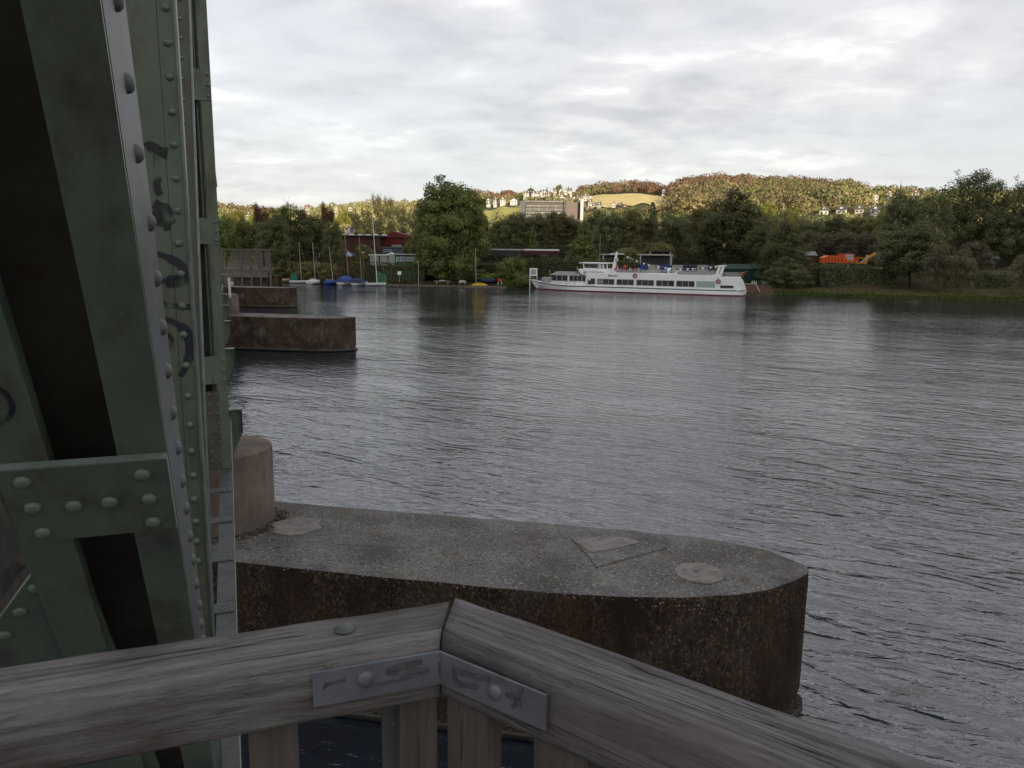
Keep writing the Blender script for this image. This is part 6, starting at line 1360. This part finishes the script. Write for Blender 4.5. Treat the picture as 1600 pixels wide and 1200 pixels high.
# ------------------------------------------------------------------ hillside: wood, scattered trees, houses, office block
def hz(x, y): return ground(x, y)
def polar(u, r): a = math.atan2(ray(u, 390).x, ray(u, 390).y); return r * math.sin(a), r * math.cos(a)
def u_of(x, y): return 800 + 1200 * (x / y) * 1.0 * (1 / 1.015)
HOUSES = []
# (u, v of the eaves, width px, range m, wall, roof, yaw)
def house_at(u, v, wpx, r, wallm, roofm, label, gable_front=False, seed=0, group=None, hh=5.5):
    x, y = polar(u, r); z = hz(x, y); ze = aty(u, v, y).z; hgt_ = max(4.2, min(ze - z, 9)); base = ze - hgt_
    W2 = wpx * .74 * y / 1200 / 2; dp = W2 * 1.5; yaw = math.atan2(-x, y) + (seed % 5 - 2) * .09
    t = thing('hillside_house', label, 'house', (x, y, base), yaw, group); HOUSES.append((x, y, W2 + 4, u, wpx))
    MB().box(-W2, W2, 0, dp, -4, hgt_).build('wall', wallm, t); rh = W2 * .75 if gable_front else 2.8
    if gable_front:
        MB().prism([(-W2 - .4, -.4, hgt_ + .01), (W2 + .4, -.4, hgt_ + .01), (0, -.4, hgt_ + rh)], (0, dp + .8, 0)).build('roof', roofm, t)
        MB().prism([(-W2 + .1, -.45, hgt_ - .2), (W2 - .1, -.45, hgt_ - .2), (0, -.45, hgt_ + rh - .7)], (0, .04, 0)).build('gable', wallm, t)
    else: MB().prism([(-W2 - .4, -.5, hgt_ + .01), (-W2 - .4, dp + .5, hgt_ + .01), (-W2 - .4, dp / 2, hgt_ + rh)], (2 * W2 + .8, 0, 0)).build('roof', roofm, t)
    nw = max(2, int(W2 * 2 / 3.2))
    for k in range(nw):
        for zz in ((hgt_ - 1.9,) if hgt_ < 5.2 else (hgt_ - 1.9, hgt_ - 4.6)):
            xk = -W2 + 2 * W2 * (k + .5) / nw; MB().box(xk - .6, xk + .6, -.06, -.005, zz - .1, zz + 1.2).build('window', glass, t)
    if not gable_front: MB().box(-W2 * .3, W2 * .3, dp * .08, dp * .45, hgt_ + .02, hgt_ + 2.0).build('dormer', wallm, t)
    MB().box(W2 * .3, W2 * .3 + .7, dp * .5, dp * .5 + .7, hgt_ + 1, hgt_ + rh + 1).build('chimney', brickr, t); return t
walls = [render_w, render_w, cream, render_w]; roofs = [roofdk, rooft, roofdk]
named = [(763, 312, 10, 880, 0, 0, 1, 'leftmost white gabled house on the slope beside the huge tree'), (774, 313, 9, 870, 0, 0, 0, 'white house with dark roof, second from the huge tree'), (785, 312, 11, 860, 0, 1, 0, 'white house with brown roof above the green meadow'), (802, 313, 14, 850, 0, 0, 1, 'large bright white gabled house above the green meadow'),
         (1283, 329, 17, 600, 0, 0, 0, 'white house with dormer, leftmost of the four in a row at the right'), (1309, 328, 18, 600, 0, 0, 0, 'white house with dormer, second of the four in a row at the right'), (1337, 327, 16, 610, 2, 0, 0, 'cream hip-roofed house, third of the four in a row at the right'), (1362, 328, 17, 610, 0, 0, 0, 'bright white house, rightmost of the four in a row at the right'),
         (1361, 306, 11, 800, 0, 1, 1, 'white gabled house above the row of four at the right'), (1382, 302, 9, 860, 0, 1, 0, 'small white house below the right skyline'), (1394, 304, 10, 850, 0, 0, 0, 'small white house right of the skyline firs'), (1422, 301, 12, 850, 0, 1, 0, 'white house near the skyline before the dark right-hand trees'),
         (549, 325, 8, 900, 0, 0, 1, 'small white gabled house on the low left hill'), (527, 323, 7, 950, 2, 1, 1, 'cream house on the low left hill'), (391, 336, 7, 620, 0, 0, 0, 'white house between the yellow trees at far left'), (482, 324, 9, 900, 2, 1, 0, 'pale house on the low left hill above the ragged tree'), (1033, 297, 6, 1000, 0, 0, 1, 'tiny white barn at the top right of the straw-coloured meadow')]
for i, (u, v, wpx, r, wa, ro, gf, lab) in enumerate(named): house_at(u, v, wpx, r, walls[wa], roofs[ro], lab, bool(gf), i)
rh_ = random.Random(12)
cl = [(818, 834, 300, 303, 980), (836, 858, 297, 303, 1010), (862, 893, 296, 300, 1030), (846, 880, 304, 308, 950), (870, 912, 303, 309, 920), (898, 922, 305, 310, 880)]
cnt = 0
for (u0, u1, v0, v1, r) in cl:
    for k in range(4):
        u = u0 + (u1 - u0) * (k + .3 + .4 * rh_.random()) / 4; v = rh_.uniform(v0, v1)
        house_at(u, v, rh_.uniform(5.5, 9), r + rh_.uniform(-25, 25), rh_.choice(walls), rh_.choice(roofs), 'small pale house in the dense cluster above the long office block', rh_.random() < .4, cnt, 'houses clustered above the office block'); cnt += 1
for k, (u, v, wpx) in enumerate(((917, 327, 9), (926, 322, 8), (934, 321, 8), (946, 323, 10), (956, 319, 9), (966, 322, 9), (974, 325, 8), (981, 322, 9), (920, 316, 8), (941, 330, 9))):
    house_at(u, v, wpx, 700 + (k * 31 % 60), rh_.choice(walls), rh_.choice(roofs), 'white house in the cluster right of the long office block', rh_.random() < .5, k, 'houses right of the office block')
# the long office block
yb = 520.; c = aty(862, 330, yb); ob = thing('office_block', 'long dark office block with three ribbon window bands and a white end tower', 'office building', (c.x, yb, 0)); X = lambda u: aty(u, 320, yb).x - c.x; Z = lambda v: aty(862, v, yb).z
zb = Z(345)
MB().box(X(820), X(881), 0, 14, zb, Z(315.5)).build('wall', office, ob)
MB().box(X(813), X(819.7), -1.5, 10, zb, Z(314.5)).build('end_tower', mat('grey_tower_panel', (.13, .13, .14), .7), ob)
MB().box(X(881), X(885), -1.5, 12, zb, Z(314.5)).build('stair_tower', office, ob)
MB().box(X(885.2), X(906.5), 1, 14, zb, Z(315.8)).build('wall', mat('taupe_panel', (.15, .115, .10), .7), ob)
MB().box(X(906.6), X(911), -3, 8, zb, Z(311.5)).build('white_tower', render_w, ob)
MB().box(X(818), X(886), -.5, 14.5, Z(315.4), Z(314.2)).build('roof', roofg, ob)
MB().box(X(828), X(846), 3, 8, Z(314.1), Z(312.5)).build('roof_plant', roofdk, ob)
for (va, vb_) in ((321, 323.6), (326.5, 329), (332, 334.5), (337.5, 340)):
    f = MB().box(X(822), X(880.5), -.5, -.02, Z(vb_), Z(va)).build('window', mat('pale_parapet', (.40, .40, .37), .7, (.22, .22, .20), .15), ob)
    for k in range(22): xx = X(822) + (X(880.5) - X(822)) * (k + .5) / 22; MB().box(xx - .85, xx + .85, -.58, -.51, Z(vb_) + .25, Z(va) - .25).build('pane', glass if (k * 7 + int(va)) % 5 else greyp, f)
for k in range(10): xx = X(813.6) + (X(819.3) - X(813.6)) * .5; MB().box(xx - .9, xx + .9, -1.6, -1.51, Z(317 + k * 2.6), Z(316 + k * 2.6)).build('window', glass, ob)
# --- the wood on the slope: crowns of leaf clumps, one body per stand
L_hill = leafmat('hillside_leaves', (.82, .82, .82), (1.15, 1.12, 1.08), .2, True)
TINT = {'rust': [(.20, .128, .078), (.22, .135, .082), (.17, .115, .072)], 'green': [(.15, .165, .06), (.17, .18, .065), (.12, .14, .055), (.19, .19, .075)], 'gold': [(.23, .215, .085), (.22, .21, .08), (.25, .215, .09)], 'olive': [(.18, .17, .075), (.20, .175, .085), (.21, .17, .09)], 'dark': [(.065, .08, .04), (.08, .09, .045)]}  # lightened, greyed tints carry the distance haze in the crown colours
def clear_at(x, y, r):
    for (u0, u1, r0, r1) in ((928, 1042, 850, 1110), (748, 820, 590, 745)):
        pass
    for (hx, hy, hr, hu, hw) in HOUSES:
        d = math.hypot(x, y); hd = math.hypot(hx, hy)
        if math.hypot(x - hx, y - hy) < hr: return False
        ux, uh = x / y, hx / hy
        if d < hd and hd - d < 130 and abs(ux - uh) < (hr + 3) / hy: return False     # keep gardens below the houses open
    return True
FM = [(915, 1052, 670, 1080), (740, 824, 560, 810)]
def wood_mesh(spec, seed, name):
    r_ = np.random.default_rng(seed); VV = []; LL = []; TT = []; rr_ = random.Random(seed)
    for (u0, u1, r0, r1, cnt, pal, hh) in spec:
        for _ in range(cnt):
            u = rr_.uniform(u0, u1); r = rr_.uniform(r0, r1); x, y = polar(u, r)
            if any(a < u < b and c_ < r < d_ for (a, b, c_, d_) in FM) or not clear_at(x, y, r): continue
            if 812 < u < 915 and 430 < r < 560: continue
            z = ground(x, y); h = hh * rr_.choice((.55, .7, .85, 1, 1, 1.15, 1.3)) * rr_.uniform(.92, 1.08); w_ = h * rr_.uniform(.46, .66); kk = int((mnoise.noise(Vector((x * .012, y * .012, seed))) * .9 + .5 + rr_.uniform(-.22, .22)) * len(pal)); tint = np.array(rr_.choice(TINT[pal[min(len(pal) - 1, max(0, kk))]])) * rr_.uniform(.92, 1.15)
            m = 150 if r < 650 else 95; q = r_.normal(size=(m, 3)); q /= np.linalg.norm(q, axis=1)[:, None]; q[:, 2] = np.abs(q[:, 2]) * 1.25 - .45
            lump = 1 + .22 * np.sin(q[:, 0] * 5 + u) * np.cos(q[:, 1] * 4 + r) + r_.normal(size=m) * .07
            C = np.array([x, y, z + h * .42]) + q * np.array([w_, w_, h * .5]) * lump[:, None]; Nn = q + r_.normal(size=(m, 3)) * .5; Nn /= np.linalg.norm(Nn, axis=1)[:, None]
            VV.append(add_quads(C, Nn, 2.1 if r < 650 else 2.7, r_)); LL.append(r_.uniform(0, 1, m)); TT.append(np.repeat(tint[None], m, 0))
    V = np.concatenate(VV); return quads_mesh(name, V, L_hill, np.concatenate(LL), np.concatenate(TT))
stands = [('wood', 'rust brown beech wood along the skyline', [(905, 1045, 1110, 1300, 120, ['rust', 'rust', 'rust', 'olive'], 15), (1045, 1165, 870, 1300, 210, ['rust', 'rust', 'rust', 'rust', 'green'], 17), (1165, 1290, 1180, 1300, 90, ['rust', 'rust', 'olive'], 16), (200, 420, 1000, 1300, 160, ['rust', 'olive', 'rust'], 14)]),
          ('wood', 'green and gold mixed wood on the middle slope right of the meadow', [(1050, 1165, 520, 880, 210, ['green', 'green', 'olive', 'gold'], 15), (1165, 1300, 520, 1050, 230, ['green', 'green', 'olive', 'gold'], 15), (1150, 1340, 1000, 1250, 130, ['green', 'green', 'olive'], 15), (900, 1060, 520, 660, 90, ['olive', 'gold', 'green'], 8)]),
          ('wood', 'green wooded slope at the right among the houses', [(1290, 1640, 480, 1300, 460, ['green', 'olive', 'gold', 'green', 'dark'], 14)]),
          ('wood', 'sunlit gold and green trees along the foot of the hill', [(330, 1450, 330, 450, 330, ['gold', 'green', 'green', 'gold', 'green'], 12)]),
          ('wood', 'garden trees among the hillside houses left of centre', [(740, 930, 780, 1300, 190, ['olive', 'gold', 'green', 'rust'], 9), (820, 920, 560, 800, 60, ['green', 'gold', 'olive'], 10), (735, 800, 1100, 1300, 60, ['rust', 'rust', 'olive'], 14)]),
          ('wood', 'green and gold wooded low hill at the left', [(300, 760, 470, 1300, 560, ['green', 'gold', 'olive', 'olive'], 12)])]
for i, (nm, lab, spec) in enumerate(stands):
    o = link(nm, wood_mesh(spec, 40 + i, nm)); tag(o, lab, None, None, 'stuff')
# individual conifers that break the skyline, and standing-out trees below
def htree(kind, u, vt, wpx, r, lab, group=None):
    x, y = polar(u, r); z0 = ground(x, y); h = max(5, aty(u, vt, y).z - z0); t = thing('tree', lab, 'tree', (x, y, z0), 0, group); W2 = wpx * y / 1200; t.scale = (W2, W2, h); link('trunk', PROTO[kind][1], t); link('crown', PROTO[kind][0], t)
for u, vt, wpx in ((783, 294, 5), (793, 296, 5), (828, 289, 7), (853, 291, 7), (886, 290, 7), (1383, 289, 6), (1398, 283, 5), (1375, 286, 5)):
    htree('fir', u, vt, wpx, 1180, 'small dark conifer standing up on the skyline', 'skyline conifers')
htree('round2', 872, 288, 11, 1150, 'square-topped green tree on the skyline above the office block')
htree('olive', 829, 294, 14, 1150, 'rounded olive tree on the skyline left of the office block')
htree('yellow', 1193, 318, 40, 430, 'golden yellow tree at the shade line right of the massive pointed tree'); htree('yellow', 1236, 326, 40, 420, 'yellow-green tree lit at the top right of the overhanging tree')
htree('yellow', 372, 329, 34, 400, 'sunlit yellow-green tree at the far left above the ramp'); htree('yellow', 436, 326, 44, 410, 'sunlit yellow-green tree behind the left bronze tree'); htree('yellow', 542, 330, 40, 400, 'sunlit yellow-green tree left of the birches'); htree('yellow', 402, 333, 40, 395, 'sunlit yellow-green tree behind the dark left trees')
htree('birch', 1130, 312, 26, 460, 'orange-tinged airy tree on the lower slope')
